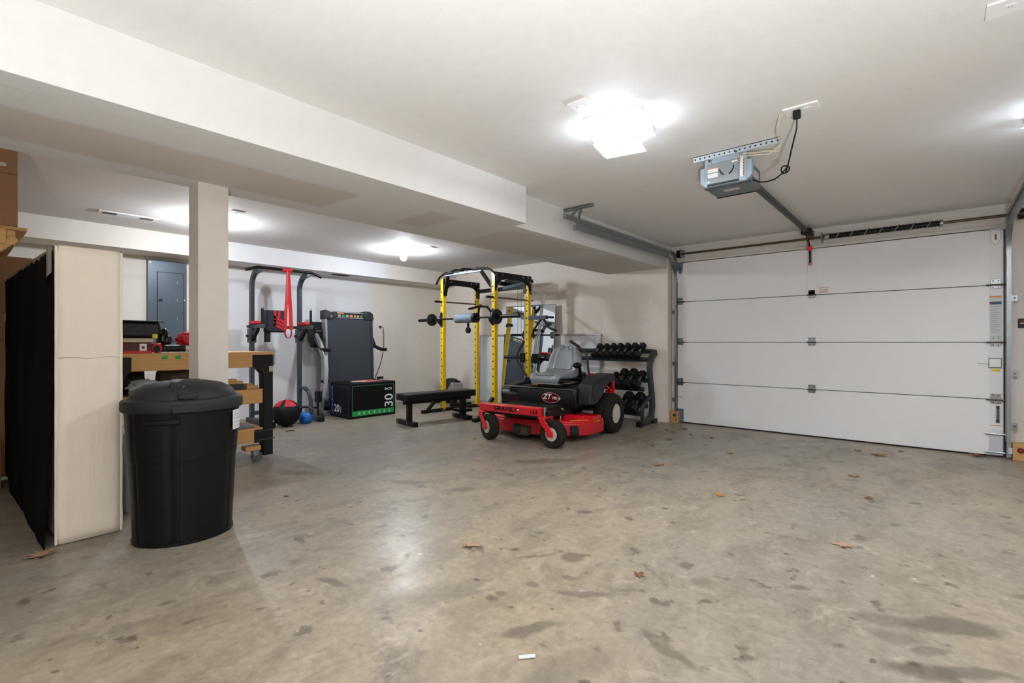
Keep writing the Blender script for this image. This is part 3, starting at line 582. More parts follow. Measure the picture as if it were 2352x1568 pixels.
# steering levers
for nm, pts in (('R', [(.44, .86, .58), (.445, .87, .70), (.44, .85, .86), (.425, .84, .945), (.34, .83, 1.01), (.235, .81, 1.082)]), ('L', [(-.40, .86, .58), (-.42, .85, .645), (-.52, .85, .775), (-.565, .85, .85), (-.55, .84, .92), (-.50, .82, .99), (-.42, .80, 1.075)])):
    lv = mb().tube(pts, .013, 8).build('steering_lever', pm('lever_black', (44, 38, 36), .5), mw, smooth=50)
    mb().tube(pts[-2:], .018, 10).build('grip', pm('grip_rubber', (52, 46, 43), .85), lv, smooth=50)
    mb().box(min(pts[0][0]-.03, pts[0][0]+.03), pts[0][0]+.03, .83, .89, .55, .63).build('lever_pivot', BLKMET, lv, bevel=.006)
    for z in (.60, .635): mb().cyl((pts[0][0]-.035, .845, z), (pts[0][0]-.025, .845, z), .008, n=6).build('bolt', CHROME, lv)
# engine and guard behind seat
mb().box(-.24, .34, 1.10, 1.50, .36, .63).build('engine_cover', BLACK, mw, bevel=.03); mb().lathe([(.13, 0), (.13, .05), (.10, .065), (0, .07)], 20, Matrix.Translation((.04, 1.30, .625))).build('engine_screen', BLKMET, mw, smooth=40)
mb().cyl((.40, 1.02, .655), (.40, 1.02, .70), .028, n=14).build('fuel_cap', RED, mw, smooth=40); mb().box(.30, .46, .92, 1.14, .60, .655).build('side_console', BLACK, mw, bevel=.012)
mb().bar((.52, 1.10, .58), (.55, 1.25, .47), .035, .02).build('guard_brace', RED, mw); mb().bar((.58, 1.24, .47), (.58, 1.22, .60), .03, .02).build('guard_brace', RED, mw); mb().bar((.48, 1.24, .475), (.59, 1.24, .475), .03, .03).build('guard_brace', RED, mw)
# mower deck
dk = [(-.66, .48), (-.50, .27), (-.20, .20), (.12, .20), (.38, .30), (.55, .40), (.635, .56), (.645, .86), (.40, .95), (-.50, .95), (-.66, .80)]
deck = mb().prism(dk, .065, .20, 'z').build('mower_deck', pm('deck_red', (186, 26, 36), .5, var=.3, scale=7), mw, bevel=.012)
mb().prism([(x*.985, y*.985+.008) for x, y in dk], .195, .222, 'z').build('deck_top', RED, deck, bevel=.008)
mb().box(.30, .56, .52, .60, .215, .268).build('deck_rib', RED, deck, bevel=.006); mb().box(.40, .645, .60, .78, .215, .262).build('belt_cover', RED, deck, bevel=.006); mb().box(-.5, -.2, .40, .75, .215, .262).build('belt_cover', RED, deck, bevel=.006)
mb().box(.63, .648, .62, .76, .20, .204).build('decal', YELP, deck, label='yellow decal'); mb().prism([(.48, .40), (.60, .56), (.57, .60), (.44, .43)], .2225, .2235, 'z').build('decal', YELP, deck)
for c, s_ in (((.545, .36, .125), 1), ((-.05, .13, .12), 0)):
    g = mb().cyl((c[0]-.03, c[1]-.025, c[2]), (c[0]+.03, c[1]+.025, c[2]), .058, n=20).build('gauge_wheel', RUB, deck, smooth=40, bevel=.006); mb().cyl((c[0]-.034, c[1]-.029, c[2]), (c[0]+.034, c[1]+.029, c[2]), .02, n=12).build('hub', STEELGREY, g, smooth=40)
mb().box(-.10, .10, .12, .24, .06, .16).build('front_scraper', pm('mud', (66, 54, 44), .9, var=.4, scale=20), deck, bevel=.01)
mb().cyl((.30, .48, .22), (.30, .48, .36), .012, n=10).build('lift_link', CHROME, mw, smooth=40); mb().cyl((-.30, .30, .22), (-.30, .30, .34), .012, n=10).build('lift_link', CHROME, mw, smooth=40)
mb().tube([(.38, .40, .34), (.30, .42, .36), (.22, .35, .345), (.18, .28, .33)], .012, 6).build('lift_arm', pm('lift_brass', (150, 136, 84), .5), mw, smooth=50)
mb().box(.06, .30, .52, 1.0, .22, .35).build('hydro_unit', pm('oily_black', (34, 31, 28), .6, var=.4), mw, bevel=.03)
mb().ball((-.22, .22, .265), .05, n=12, m=8, f=rough(3, .2, 2)).build('belt_pulley', pm('oily_black', (34, 31, 28), .6), mw, smooth=60)

# ================================================================== POWER RACK
RW, RD, RT = 1.14, .70, 2.05
rk = thing('power_rack', 'yellow and black power rack with pull-up bar', 'power rack', (-5.755, 5.05, 0), -3)
for x in (0, RW):
    for y in (0, RD):
        p = mb().box(x-.03, x+.03, y-.03, y+.03, .02, RT).build('upright', YEL, rk, bevel=.004); hm = mb()
        for k in range(16):
            z = .28+.104*k; hm.cyl((x-.004, y-.0312, z), (x-.004, y-.0295, z), .0125, n=8)
        stuff(hm.build('punched_holes', BLACK, p))
    sd = 1 if x else -1; xo = x+.031
    poly = [(-.03, RT-.005), (RD+.03, RT-.005), (RD+.03, RT-.27), (RD-.005, RT-.265), (RD-.03, RT-.17), (RD-.10, RT-.115), (RD-.2, RT-.095), (.20, RT-.095), (.10, RT-.115), (.03, RT-.17), (.005, RT-.265), (-.03, RT-.27)]
    g = mb().prism(poly, xo, xo+.006, 'x').build('gusset_plate', BLKMET, rk)
    for y, z in ((0, RT-.03), (.12, RT-.04), (RD-.16, RT-.04), (RD-.05, RT-.03), (0, RT-.24), (RD, RT-.24), (0, RT-.1), (RD, RT-.1)): mb().cyl((xo+.005, y, z), (xo+.013, y, z), .010, n=6).build('bolt', CHROME, g)
    mb().box(x-.028, x+.028, .03, RD-.03, RT-.08, RT-.02).build('side_beam', BLKMET, rk)
    b = mb().box(x-.03, x+.03, -.40, RD+.10, 0, .05).build('base_rail', BLKMET, rk, bevel=.004)
    for y in (-.22, -.05, .3): mb().cyl((x+.03, y, .025), (x+.037, y, .025), .009, n=6).build('bolt', CHROME, b)
    mb().bar((x, -.30, .04), (x, -.035, .30), .05, .035).build('foot_brace', BLKMET, rk)
    mb().cyl((x, -.14, 1.69), (x, RD+.10, 1.69), .0125, n=10).build('spotter_rod', pm('rod_steel', (136, 122, 106), .35, .9), rk, smooth=40)
    mb().cyl((x, -.16, 1.69), (x, -.03, 1.69), .017, n=10).build('rod_sleeve', BLKMET, rk, smooth=40)
    h = mb().prism([(-.105, 1.37), (-.03, 1.30), (-.03, 1.52), (-.05, 1.52), (-.05, 1.39), (-.09, 1.40), (-.105, 1.42)], x-.02, x+.02, 'x').build('bar_hook', BLKMET, rk, bevel=.003)
    mb().cyl((x-.06, -.03, 1.46), (x-.032, -.03, 1.46), .012, n=10).build('hook_pin', BLKMET, h, smooth=40)
mb().box(.03, RW-.03, RD-.025, RD+.025, RT-.18, RT-.12).build('rear_beam', BLKMET, rk, bevel=.003)
for x in (.045, RW-.045): mb().box(x-.03, x+.03, RD-.036, RD-.028, RT-.26, RT-.05).build('mount_plate', BLKMET, rk)
mb().box(.03, RW-.03, RD+.05, RD+.10, 0, .05).build('rear_base', BLKMET, rk, bevel=.003)
# multi-grip chin bar in front
for x0, x1 in ((.052, .20), (RW-.052, RW-.20)): mb().bar((x0, .0, 1.84), (x1, -.07, 2.07), .05, .05).build('chin_arm', BLKMET, rk, bevel=.004); mb().box(min(x0, x0-.02 if x0 < .5 else x0+.02), max(x0, x0-.02 if x0 < .5 else x0+.02), -.03, .03, 1.78, 1.95).build('mount_plate', BLKMET, rk)
mb().box(.18, RW-.18, -.10, -.05, 2.062, 2.095).build('chin_bar', pm('chin_silver', (190, 200, 212), .3, .5), rk, bevel=.004)
mb().tube([(-.11, -.05, 1.97), (.0, -.07, 2.065), (.06, -.07, 2.09), (.22, -.14, 2.10), (.32, -.14, 2.10), (.40, -.06, 2.10)], .016, 8).build('chin_grip', BLKMET, rk, smooth=50)
mb().tube([(RW+.11, -.05, 1.97), (RW, -.07, 2.065), (RW-.06, -.07, 2.09), (RW-.22, -.14, 2.10), (RW-.32, -.14, 2.10), (RW-.40, -.06, 2.10)], .016, 8).build('chin_grip', BLKMET, rk, smooth=50)
for x in (.48, RW-.48): mb().tube([(x-.05, -.19, 2.10), (x, -.16, 2.12), (x+.05, -.03, 2.12)], .016, 8).build('chin_grip', BLKMET, rk, smooth=50)
# lat tower at the back
lt = mb().box(.62, .98, RD+.02, RD+.30, RT-.06, RT-.005).box(.60, .66, RD-.1, RD+.3, RT-.10, RT-.04).build('lat_beam', BLKMET, rk, bevel=.003)
mb().cyl((.64, RD-.02, RT-.14), (1.10, RD-.02, RT-.10), .028, n=12).build('roller_pad', pm('pad_bluegrey', (112, 128, 142), .6), rk, smooth=40)
for x in (.70, .85): mb().cyl((x-.012, RD+.25, RT-.10), (x+.012, RD+.25, RT-.10), .05, n=18).build('pulley', BLKMET, lt, smooth=40)
for x in (.70, .775): mb().cyl((x, RD+.24, .55), (x, RD+.24, RT-.1), .003, n=5).build('cable', SHAFT, rk)
for x in (.83, .865): mb().cyl((x, RD+.26, .05), (x, RD+.26, RT-.06), .0125, n=12).build('guide_rod', CHROME, rk, smooth=40)
mb().box(.78, .90, RD+.20, RD+.30, .75, .90).build('weight_carriage', BLKMET, rk, bevel=.006)
for s_ in (-1, 1): mb().cyl((.84+s_*.05, RD+.22, .83), (.84+s_*.30, RD+.10, .83), .024, n=12).build('plate_horn', BLKMET, rk, smooth=40)
mb().tube([(.60, RD+.1, 1.32), (.66, RD+.05, 1.34), (.78, RD+.02, 1.325)], .024, 10).build('foam_grip', BLACK, rk, smooth=50)
mb().cyl((.64, -.05, 1.27), (.64, -.05, 1.38), .018, n=10).build('strap_hanger', BLACK, rk); mb().lathe([(.0, -.02), (.04, -.02), (.046, 0), (.04, .02), (0, .02)], 16, Matrix.Translation((.64, -.05, 1.24)) @ Matrix.Rotation(R(90), 4, 'X')).build('ab_strap_disc', BLACK, rk, smooth=50)
# dip handle on right rear post
dp = mb().box(RW-.03, RW+.36, RD-.03, RD+.03, 1.40, 1.455).build('dip_arm', STEELGREY, rk, bevel=.004)
mb().tube([(RW+.30, RD, 1.40), (RW+.44, RD-.06, 1.28), (RW+.50, RD-.08, 1.255), (RW+.60, RD-.08, 1.225)], .016, 8).build('dip_handle', BLKMET, dp, smooth=50); mb().tube([(RW+.25, RD, 1.40), (RW+.10, RD+.02, 1.26), (RW+.06, RD+.02, 1.14)], .016, 8).build('dip_handle', BLKMET, dp, smooth=50)
mb().cyl((RW+.34, RD, 1.43), (RW+.48, RD, 1.42), .016, n=10).build('dip_peg', BLKMET, dp, smooth=40)
# barbell with pads, resting on the hooks
bb = thing('squat_bar', 'black padded safety squat bar racked across yellow posts', 'barbell', (-5.755, 5.05, 0), -3); yb = -.075; zb = 1.415
mb().cyl((-.53, yb, zb), (1.67, yb, zb), .014, n=12).build('shaft', BLKMET, bb, smooth=40)
for x0, x1 in ((-.53, -.23), (1.29, 1.68)): mb().cyl((x0, yb, zb), (x1, yb, zb), .025, n=16).build('sleeve', BLKMET, bb, smooth=40, bevel=.004)
p = mb().lathe([(.052, 0), (.066, .012), (.066, .16), (.052, .18), (.052, .19), (.068, .20), (.068, .40), (.05, .42)], 18, frame((.40, yb, zb), (0, 1, 0), (0, 0, 1))).build('shoulder_pad', pm('pad_bluegrey', (112, 128, 142), .6), bb, smooth=50, label='grey foam shoulder pad')
mb().cyl((.80, yb, zb), (.85, yb, zb), .07, n=18).build('pad_collar', BLACK, bb, smooth=40)
for x, s_ in ((.88, 1), (1.22, -1)):
    mb().tube([(x, yb, zb), (x+s_*.09, yb-.06, zb+.14), (x+s_*.16, yb-.16, zb+.14), (x+s_*.20, yb-.30, zb+.10)], .015, 8).build('yoke_handle', BLKMET, bb, smooth=50)
def plate(x, r, w, lab):
    o = thing('weight_plate', lab, 'weight plate', (-5.755, 5.05, 0), -3)
    c = (x, yb, zb); M = frame(c, (0, 1, 0), (0, 0, 1)); mb().lathe([(.026, -w*.7), (.05, -w*.7), (.055, -w*.35), (r*.82, -w*.35), (r*.86, -w/2), (r*.97, -w/2), (r, -w*.3), (r, w*.3), (r*.97, w/2), (r*.86, w/2), (r*.82, w*.35), (.055, w*.35), (.05, w*.7), (.026, w*.7), (.026, -w*.7)], 32, M).build('disc', pm('iron_black', (24, 24, 27), .45), o, smooth=40)
    mb().lathe([(.026, w*.7), (.036, w*.7), (.036, w*.7+.02), (.026, w*.7+.02)], 16, M).build('collar', BLKMET, o, smooth=40); return o
plate(-.19, .096, .03, 'small black weight plate on the free end of squat bar'); plate(1.255, .105, .03, 'small black weight plate beside the ab strap disc')

# ------------------------------------------------------------------ mirror and whiteboard against the end wall
wb = thing('whiteboard', 'wide aluminium framed whiteboard leaning behind mirror and rack', 'whiteboard', (-4.90, 6.16, 0)); wb.rotation_euler = (R(-1.6), 0, 0)
wb.location = (-4.90, 6.205, 0)
mb().box(-1.21, 1.22, .0, .014, .02, 1.19).build('panel', BOARD, wb)
for a in ((-1.225, 1.235, .0, .028), (-1.225, 1.235, 1.165, 1.195)): mb().box(a[0], a[1], -.008, .018, a[2], a[3]).build('frame_rail', ALU, wb, bevel=.003)
for x in (-1.225, 1.21): mb().box(x, x+.025, -.008, .018, .028, 1.165).build('frame_rail', ALU, wb, bevel=.003)
mr = thing('wall_mirror', 'tall frameless mirror leaning on end wall behind the rack', 'mirror', (-4.93, 6.03, 0)); mr.rotation_euler = (R(-5.2), 0, 0)
mb().box(-.52, .50, .002, .008, .006, 1.66).build('backing', BLACK, mr); mb().box(-.52, .50, -.004, .002, .006, 1.66).build('glass', MIRROR, mr); mb().box(-.525, .505, -.006, .010, 1.655, 1.668).build('top_edge', STEELGREY, mr)
# ------------------------------------------------------------------ small exercise machine
am = thing('exercise_machine', 'low black and grey exercise machine with wheel behind weight bench', 'gym machine', (-6.30, 5.72, 0), -12)
mb().prism([(-.26, .22), (-.20, .36), (-.06, .40), (.14, .41), (.20, .30), (.26, .20), (.10, .14), (-.15, .14)], -.10, .10, 'y').build('housing', pm('machine_black', (34, 36, 38), .5), am, bevel=.025, seg=3)
mb().prism([(-.03, .20), (.15, .385), (.19, .37), (.24, .22), (.10, .17)], -.108, .108, 'y').build('side_cover', SILV, am, bevel=.01)
mb().ball((0, 0, .40), .17, .09, .05, n=16, m=8, f=rough(2, .15, 2)).build('saddle', BLACK, am, smooth=70); mb().bar((-.14, 0, .38), (-.30, 0, .39), .04, .03).build('handle', BLACK, am, bevel=.006)
mb().cyl((.17, -.11, .20), (.17, .11, .20), .075, n=20).build('flywheel', BLACK, am, smooth=40, bevel=.008); mb().box(-.24, -.17, -.104, -.09, .22, .30).build('display', SILV, am, bevel=.006)
for x in (-.30, .30): mb().cyl((x, -.20, .025), (x, .20, .025), .024, n=10).build('floor_bar', BLKMET, am, smooth=40)
mb().bar((-.30, 0, .03), (.30, 0, .03), .05, .04).build('base_beam', BLKMET, am); mb().bar((-.12, 0, .03), (-.08, 0, .18), .06, .05).build('stem', BLKMET, am); mb().bar((.12, 0, .03), (.10, 0, .18), .06, .05).build('stem', BLKMET, am)
# ------------------------------------------------------------------ flat weight bench
wbn = thing('weight_bench', 'flat black weight bench in front of yellow rack', 'bench', (-5.16, 3.80, 0), -9)
mb().box(-.13, .13, .0, 1.11, .315, .405).build('pad', PAD, wbn, bevel=.02, seg=3); mb().box(-.03, .03, .05, 1.08, .265, .318).build('spine', BLKMET, wbn)
mb().box(-.03, .03, .10, .16, .04, .28).build('front_post', BLKMET, wbn, bevel=.003); mb().box(-.035, .035, .93, 1.0, .04, .28).build('rear_post', BLKMET, wbn, bevel=.003)
for y, w in ((.06, .23), (.92, .20)):
    ft = mb().box(-w, w, y, y+.07, 0, .058).build('foot', BLKMET, wbn, bevel=.004)
    for x in (-w+.05, w*.35): mb().tube([(x+.018*math.cos(R(a)), y-.001, .03+.018*math.sin(R(a))) for a in range(60, 300, 20)], .003, 5).build('bolt_ring', CHROME, ft)
for x, y in ((.035, .45), (.035, .70)): mb().cyl((x-.01, y, .285), (x+.004, y, .285), .008, n=6).build('bolt', CHROME, wbn)
mb().box(-.10, .10, .86, 1.06, .10, .14).build('rear_plate', BLKMET, wbn, bevel=.003)

# ================================================================== DUMBBELL RACK
dr = thing('dumbbell_rack', 'dark grey three-tier dumbbell rack against the end wall', 'rack', (-2.80, 5.72, 0))
side = [(0, .02, .03), (0, .22, .045), (0, .33, .10), (0, .365, .22), (0, .345, .40), (0, .30, .58), (0, .275, .72), (0, .29, .80), (0, .345, .875), (0, .46, .935)]
for x in (0, -1.25):
    e = mb().strip([Vector(p)+Vector((x, 0, 0)) for p in side], .05, .085, (1, 0, 0)).build('side_frame', pm('rack_slate', (58, 63, 69), .45, .3), dr, smooth=40, bevel=.006)
    mb().box(x-.032, x+.032, -.045, .05, .0, .065).build('foot_cap', BLACK, e, bevel=.006); mb().box(x-.03, x+.03, .33, .46, 0, .06).build('rear_foot', BLKMET, e, bevel=.004)
    mb().strip([(x, .08, .05), (x, .06, .18), (x, .11, .27), (x, .30, .37)], .04, .04, (1, 0, 0)).build('lower_brace', pm('rack_slate', (58, 63, 69), .45, .3), e, bevel=.004)
TIERS = [(.27, .83, 36), (.16, .45, 36), (.10, .14, 28)]        # front edge y, z, tilt
for y, z, a in TIERS:
    M = Matrix.Translation((0, y, z)) @ Matrix.Rotation(R(a), 4, 'X')
    mb().box(-1.23, -.02, -.01, .03, -.02, .03, M).build('shelf_rail', pm('rack_slate', (58, 63, 69), .45, .3), dr, bevel=.003); mb().box(-1.23, -.02, .17, .21, -.02, .03, M).build('shelf_rail', pm('rack_slate', (58, 63, 69), .45, .3), dr, bevel=.003)
def dumbbell(lx, tier, r, label, grp, L=.10):
    y, z, a = TIERS[tier]
    o = thing('dumbbell', label, 'dumbbell', (-2.80+lx, 5.72, 0), 0, grp)
    rot = Matrix.Rotation(R(a), 4, 'X'); M = Matrix.Translation((0, y, z)) @ rot @ Matrix.Translation((0, .10, .03+r*.87))
    for s_ in (-1, 1):
        hx = mb().prism([(r*math.cos(R(60*k)), r*math.sin(R(60*k))) for k in range(6)], min(s_*L*.55, s_*(L*.55+r*1.5)), max(s_*L*.55, s_*(L*.55+r*1.5)), 'y', M).build('hex_head', DBELL, o, bevel=r*.14)
    mb().lathe([(.013, -L*.58), (.017, -L*.2), (.017, L*.2), (.013, L*.58)], 12, M @ Matrix.Rotation(R(90), 4, 'X')).build('grip', GRIP, o, smooth=50)
for k, r in enumerate((.048, .048, .050, .051, .052, .053, .053)):
    dumbbell(-.80+.108*k, 0, r, 'black hex dumbbell, %s from the side frame on top rack tier' % ('seventh', 'sixth', 'fifth', 'fourth', 'third', 'second', 'first')[k], 'top row dumbbells')
dumbbell(-.482, 1, .045, 'smallest black hex dumbbell on the middle rack tier', 'middle row dumbbells'); 
for lx, r, w in ((-.36, .066, 'large black hex dumbbell beside the smallest one on middle tier'), (-.225, .068, 'largest black hex dumbbell on the middle rack tier'), (-.10, .058, 'black hex dumbbell against the side frame on middle rack tier')): dumbbell(lx, 1, r, w, 'middle row dumbbells', .11)
for lx, r, w in ((-.28, .078, 'inner'), (-.12, .078, 'outer')): dumbbell(lx, 2, r, 'heavy black hex dumbbell, the %s on bottom rack tier' % ('one behind the mower tire' if w == 'inner' else 'one beside the side frame'), 'bottom row dumbbells', .11)

# ================================================================== POWER TOWER
pt = thing('power_tower', 'dark steel pull-up and dip tower with red pads', 'power tower', (-6.85, 2.66, 0)); TG = pm('tower_grey', (70, 76, 84), .4, .35, .15)
for i, y in enumerate((0, .645)):
    mb().strip([(0, y, .03), (0, y, 1.80)]+[(.20-.20*math.cos(R(a)), y, 1.80+.20*math.sin(R(a))) for a in range(15, 91, 15)]+[(.27, y, 2.005)], .05, .065, (0, 1, 0)).build('upright', TG, pt, smooth=40, bevel=.006)
    b = mb().box(-.12, .62, y-.03, y+.03, 0, .065).build('base_foot', TG, pt, bevel=.006); mb().box(.58, .645, y-.035, y+.035, 0, .07).build('foot_cap', BLACK, b, bevel=.006)
    mb().strip([(.02, y, .42), (.15, y, .425), (.27, y, .38), (.33, y, .26), (.34, y, .06)], .045, .04, (0, 1, 0)).build('front_brace', TG, pt, smooth=40, bevel=.005)
    am_ = mb().box(-.02, .36, y-.02, y+.02, 1.25, 1.30).build('dip_arm', STEELGREY, pt, bevel=.004); mb().bar((.0, y, 1.08), (.20, y, 1.25), .04, .05).build('arm_brace', BLKMET, am_, bevel=.004)
    mb().box(.0, .25, y-.045, y+.045, 1.302, 1.345).build('elbow_pad', REDF, pt, bevel=.014, seg=3, label='red elbow pad')
    mb().cyl((.33, y, 1.28), (.33, y, 1.50), .017, n=12).build('hand_grip', BLACK, pt, smooth=40); mb().cyl((.33, y, 1.44), (.33, y, 1.52), .014, n=12).build('grip_tip', CHROME, pt, smooth=40)
    mb().box(-.04, .04, y-.045, y+.045, 1.06, 1.25).build('adjuster_sleeve', TG, pt, bevel=.004); mb().cyl((0, y-.07, 1.15), (0, y-.04, 1.15), .016, n=10).build('adjuster_knob', BLACK, pt, smooth=40)
mb().cyl((0, -.06, 1.275), (0, .70, 1.275), .02, n=12).build('cross_bar', TG, pt, smooth=40); mb().box(-.025, .025, .0, .645, .10, .15).build('base_beam', TG, pt, bevel=.004)
mb().tube([(.27, -.18, 1.985), (.27, -.04, 2.035), (.27, .69, 2.035), (.27, .83, 1.985)], .019, 10).build('pullup_bar', BLKMET, pt, smooth=50)
bk_ = mb().box(.03, .10, .13, .41, 1.20, 1.50).build('back_pad', pm('pad_black', (22, 26, 34), .6), pt, bevel=.02, seg=3)
for k in range(3): mb().prism([(.245, 1.43-.05*k), (.408, 1.345-.05*k), (.408, 1.308-.05*k), (.245, 1.393-.05*k)], .098, .1035, 'x').build('red_flash', REDF, bk_)
mb().box(.098, .1035, .245, .275, 1.29, 1.49).build('red_flash', REDF, bk_); mb().box(.098, .1035, .30, .33, 1.40, 1.49).build('red_flash', REDF, bk_)
mb().box(.02, .07, .145, .215, 1.07, 1.24).build('pad_post', pm('pad_black', (22, 26, 34), .6), pt, bevel=.006)
rb = thing('resistance_band', 'red resistance band looped over the pull-up bar', 'resistance band', (-6.58, 3.005, 2.035))
mb().tube([(.024*math.cos(R(a)), 0, .024*math.sin(R(a))) for a in range(0, 360, 30)], .004, 4, closed=True).build('knot_core', BANDR, rb)
mb().lathe([(.021, -.07), (.028, -.065), (.029, -.01), (.026, 0), (.029, .01), (.028, .065), (.021, .07)], 14, frame((0, 0, 0), (0, 0, 1), (1, 0, 0))).build('bar_wrap', BANDR, rb, smooth=50)
for s_ in (-1, 1):
    mb().strip([(.026, 0, -.02), (.032, s_*.012, -.25), (.032, s_*.020+s_*.01, -.55), (.032, s_*.028+s_*.012, -.80)], .048, .005, (.25*s_, 1, 0)).build('strand', BANDR, rb, smooth=50)
mb().strip([(.032, -.040, -.80), (.032, -.044, -.86), (.032, -.025, -.905), (.032, 0, -.915), (.032, .025, -.905), (.032, .044, -.86), (.032, .040, -.80)], .035, .005, (1, 0, 0)).build('loop_end', BANDR, rb, smooth=60)
# ------------------------------------------------------------------ ball and kettlebell
md = thing('medicine_ball', 'black medicine ball with red top panels beside workbench leg', 'ball', (-6.22, 2.83, 0))
mb().ball((0, 0, .168), .168, n=28, m=18).build('ball', pm('ball_black', (11, 11, 13), .6, bump=.1, spec=.3), md, smooth=80)
for k in range(4):
    a0 = 90*k+12-45; vs = lambda u, v: tuple(Vector((0, 0, .168))+.1705*Vector((math.sin(R(6+50*v))*math.cos(R(a0+66*u)), math.sin(R(6+50*v))*math.sin(R(a0+66*u)), math.cos(R(6+50*v)))))
    mb().grid(vs, 8, 8).build('red_panel', REDF, md, smooth=80)
kb = thing('kettlebell', 'bright blue kettlebell with black handle beside medicine ball', 'kettlebell', (-6.29, 3.12, 0), 35)
mb().lathe([(.055, 0), (.075, .012), (.088, .05), (.084, .10), (.062, .135), (.0, .148)], 24).build('body', BLUE, kb, smooth=60)
mb().tube([(-.062, 0, .10), (-.082, 0, .15), (-.066, 0, .195), (-.03, 0, .212), (.03, 0, .212), (.066, 0, .195), (.082, 0, .15), (.062, 0, .10)], [.019, .018, .016, .016, .016, .016, .018, .019], 10).build('handle', pm('handle_iron', (58, 66, 74), .4, .5), kb, smooth=60)
text('number', '35', .04, pm('print_dkblue', (10, 40, 90), .6), frame((.0, -.0885, .055), (1, 0, 0), (0, 0, 1)), kb, .002)

# ================================================================== FOLDED TREADMILL
tm = thing('treadmill', 'folded treadmill with grey running deck standing upright', 'treadmill', (-6.86, 4.10, 0))
Mt = Matrix.Rotation(R(-2), 4, 'Y')
mb().box(-.06, .06, -.38, .37, .22, 1.50, Mt).build('deck', TREADMG, tm, bevel=.01)
for y in (-.405, .375): mb().box(-.055, .066, y, y+.032, .20, 1.47, Mt).build('side_rail', SILV if y < 0 else TREADMG, tm, bevel=.006)
for y0, y1 in ((-.42, -.27), (.26, .415)): mb().prism([(y0, 1.41), (y1, 1.41), (y1, 1.505), (y0+.02 if y0 < 0 else y1-.02, 1.555), (y0, 1.54)] if y0 < 0 else [(y0, 1.41), (y1, 1.41), (y1, 1.52), (y1-.06, 1.555), (y0, 1.555)], -.075, .072, 'x', Mt).build('end_cap', pm('cap_black', (34, 38, 42), .5), tm, bevel=.012)
rb_ = mb().box(-.05, .074, -.275, .265, 1.43, 1.53, Mt).build('rear_roller_cover', pm('cap_black', (34, 38, 42), .5), tm, bevel=.006)
dc = mb().box(.0735, .0755, -.225, .225, 1.435, 1.52, Mt).build('warning_decal', BLACK, tm, label='black warning decal with orange and white print')
for a in ((-.225, .225, 1.515, 1.52), (-.225, .225, 1.435, 1.44)): mb().box(.0752, .0762, a[0], a[1], a[2], a[3], Mt).build('decal_border', WHITEP, dc)
mb().box(.0752, .0765, -.215, -.11, 1.498, 1.512, Mt).build('decal_band', pm('decal_orange', (226, 120, 70), .6), dc)
for y, w, c_ in ((-.21, .05, GRP), (-.14, .04, GREENP), (-.08, .05, GRP), (-.01, .05, ORP), (.06, .04, GRP), (.115, .04, ORP), (.17, .04, GREENP)): mb().box(.0752, .0765, y, y+w, 1.452, 1.486, Mt).build('decal_mark', c_, dc)
mb().cyl((.07, -.345, 1.455), (.08, -.345, 1.455), .02, n=12).build('cap_screw', CHROME, tm); mb().box(.05, .07, .40, .42, 1.42, 1.47, Mt).build('roller_bolt', CHROME, tm)
for y in (-.50, .44):
    up_ = [(.05, y, .04), (.10, y, .25), (.145, y, .48), (.165, y, .68), (.135, y, .88), (.02, y, 1.05), (-.16, y, 1.22)]
    if y > 0: up_ = [(a-.19 if 1 < i else a-.12, .405, c) for i, (a, b, c) in enumerate(up_)]
    u_ = mb().strip(up_, .05, .10, (0, 1, 0)).build('upright', SILV, tm, smooth=40, bevel=.012)
    mb().strip([Vector(p)+Vector((.055, 0, 0)) for p in up_[1:5]], .052, .02, (0, 1, 0)).build('upright_trim', pm('trim_white', (196, 198, 202), .35, .3), u_, smooth=40)
    mb().box(-.36, .22, y-.035, y+.035, 0, .075).build('base_leg', pm('base_silver', (128, 128, 130), .4, .4), tm, bevel=.012)
    mb().cyl((.17, y-.05, .50), (.17, y+.05, .50), .02, n=12).build('pivot_bolt', BLACK, tm, smooth=40)
    mb().tube([(-.10, y, 1.18), (.02, y, 1.0), (.13, y+(.0 if y < 0 else .04), .955), (.24, y+(.04 if y < 0 else .06), .95)], [.03, .03, .028, .026], 10).build('handrail', BLACK, tm, smooth=50)
mb().prism([(-.34, 1.30), (-.22, 1.38), (-.06, 1.24), (-.08, 1.05), (-.20, .98), (-.30, 1.10)], -.53, .47, 'y').build('console', BLACK, tm, bevel=.02, seg=3)
mb().box(-.36, -.30, -.53, .47, 0, .07).build('base_cross', BLKMET, tm, bevel=.006); mb().box(-.14, .10, -.36, .35, .08, .24).build('motor_hood', BLACK, tm, bevel=.02)
cdp = Vector((XB+6.86, .80, 1.31))
cdo = mb().tube([cdp+Vector(p) for p in ((.04, 0, .02), (.07, .03, .01), (.075, .045, -.10), (.06, .055, -.30), (.045, .03, -.50), (.05, -.03, -.66), (.09, -.12, -.80), (.13, -.25, -1.0), (.16, -.32, -1.28))], .005, 6).build('power_cord', BLACK, tm, smooth=60)
mb().box(cdp.x+.007, cdp.x+.045, cdp.y-.014, cdp.y+.014, cdp.z+.005, cdp.z+.035).build('plug', BLACK, cdo, bevel=.004)
mb().box(.06, .16, -.60, -.54, .20, .36).build('pedal_lock', BLACK, tm, bevel=.008); mb().tube([(.11, -.57, .0), (.11, -.57, .20)], .012, 6).build('pedal_stem', BLKMET, tm)
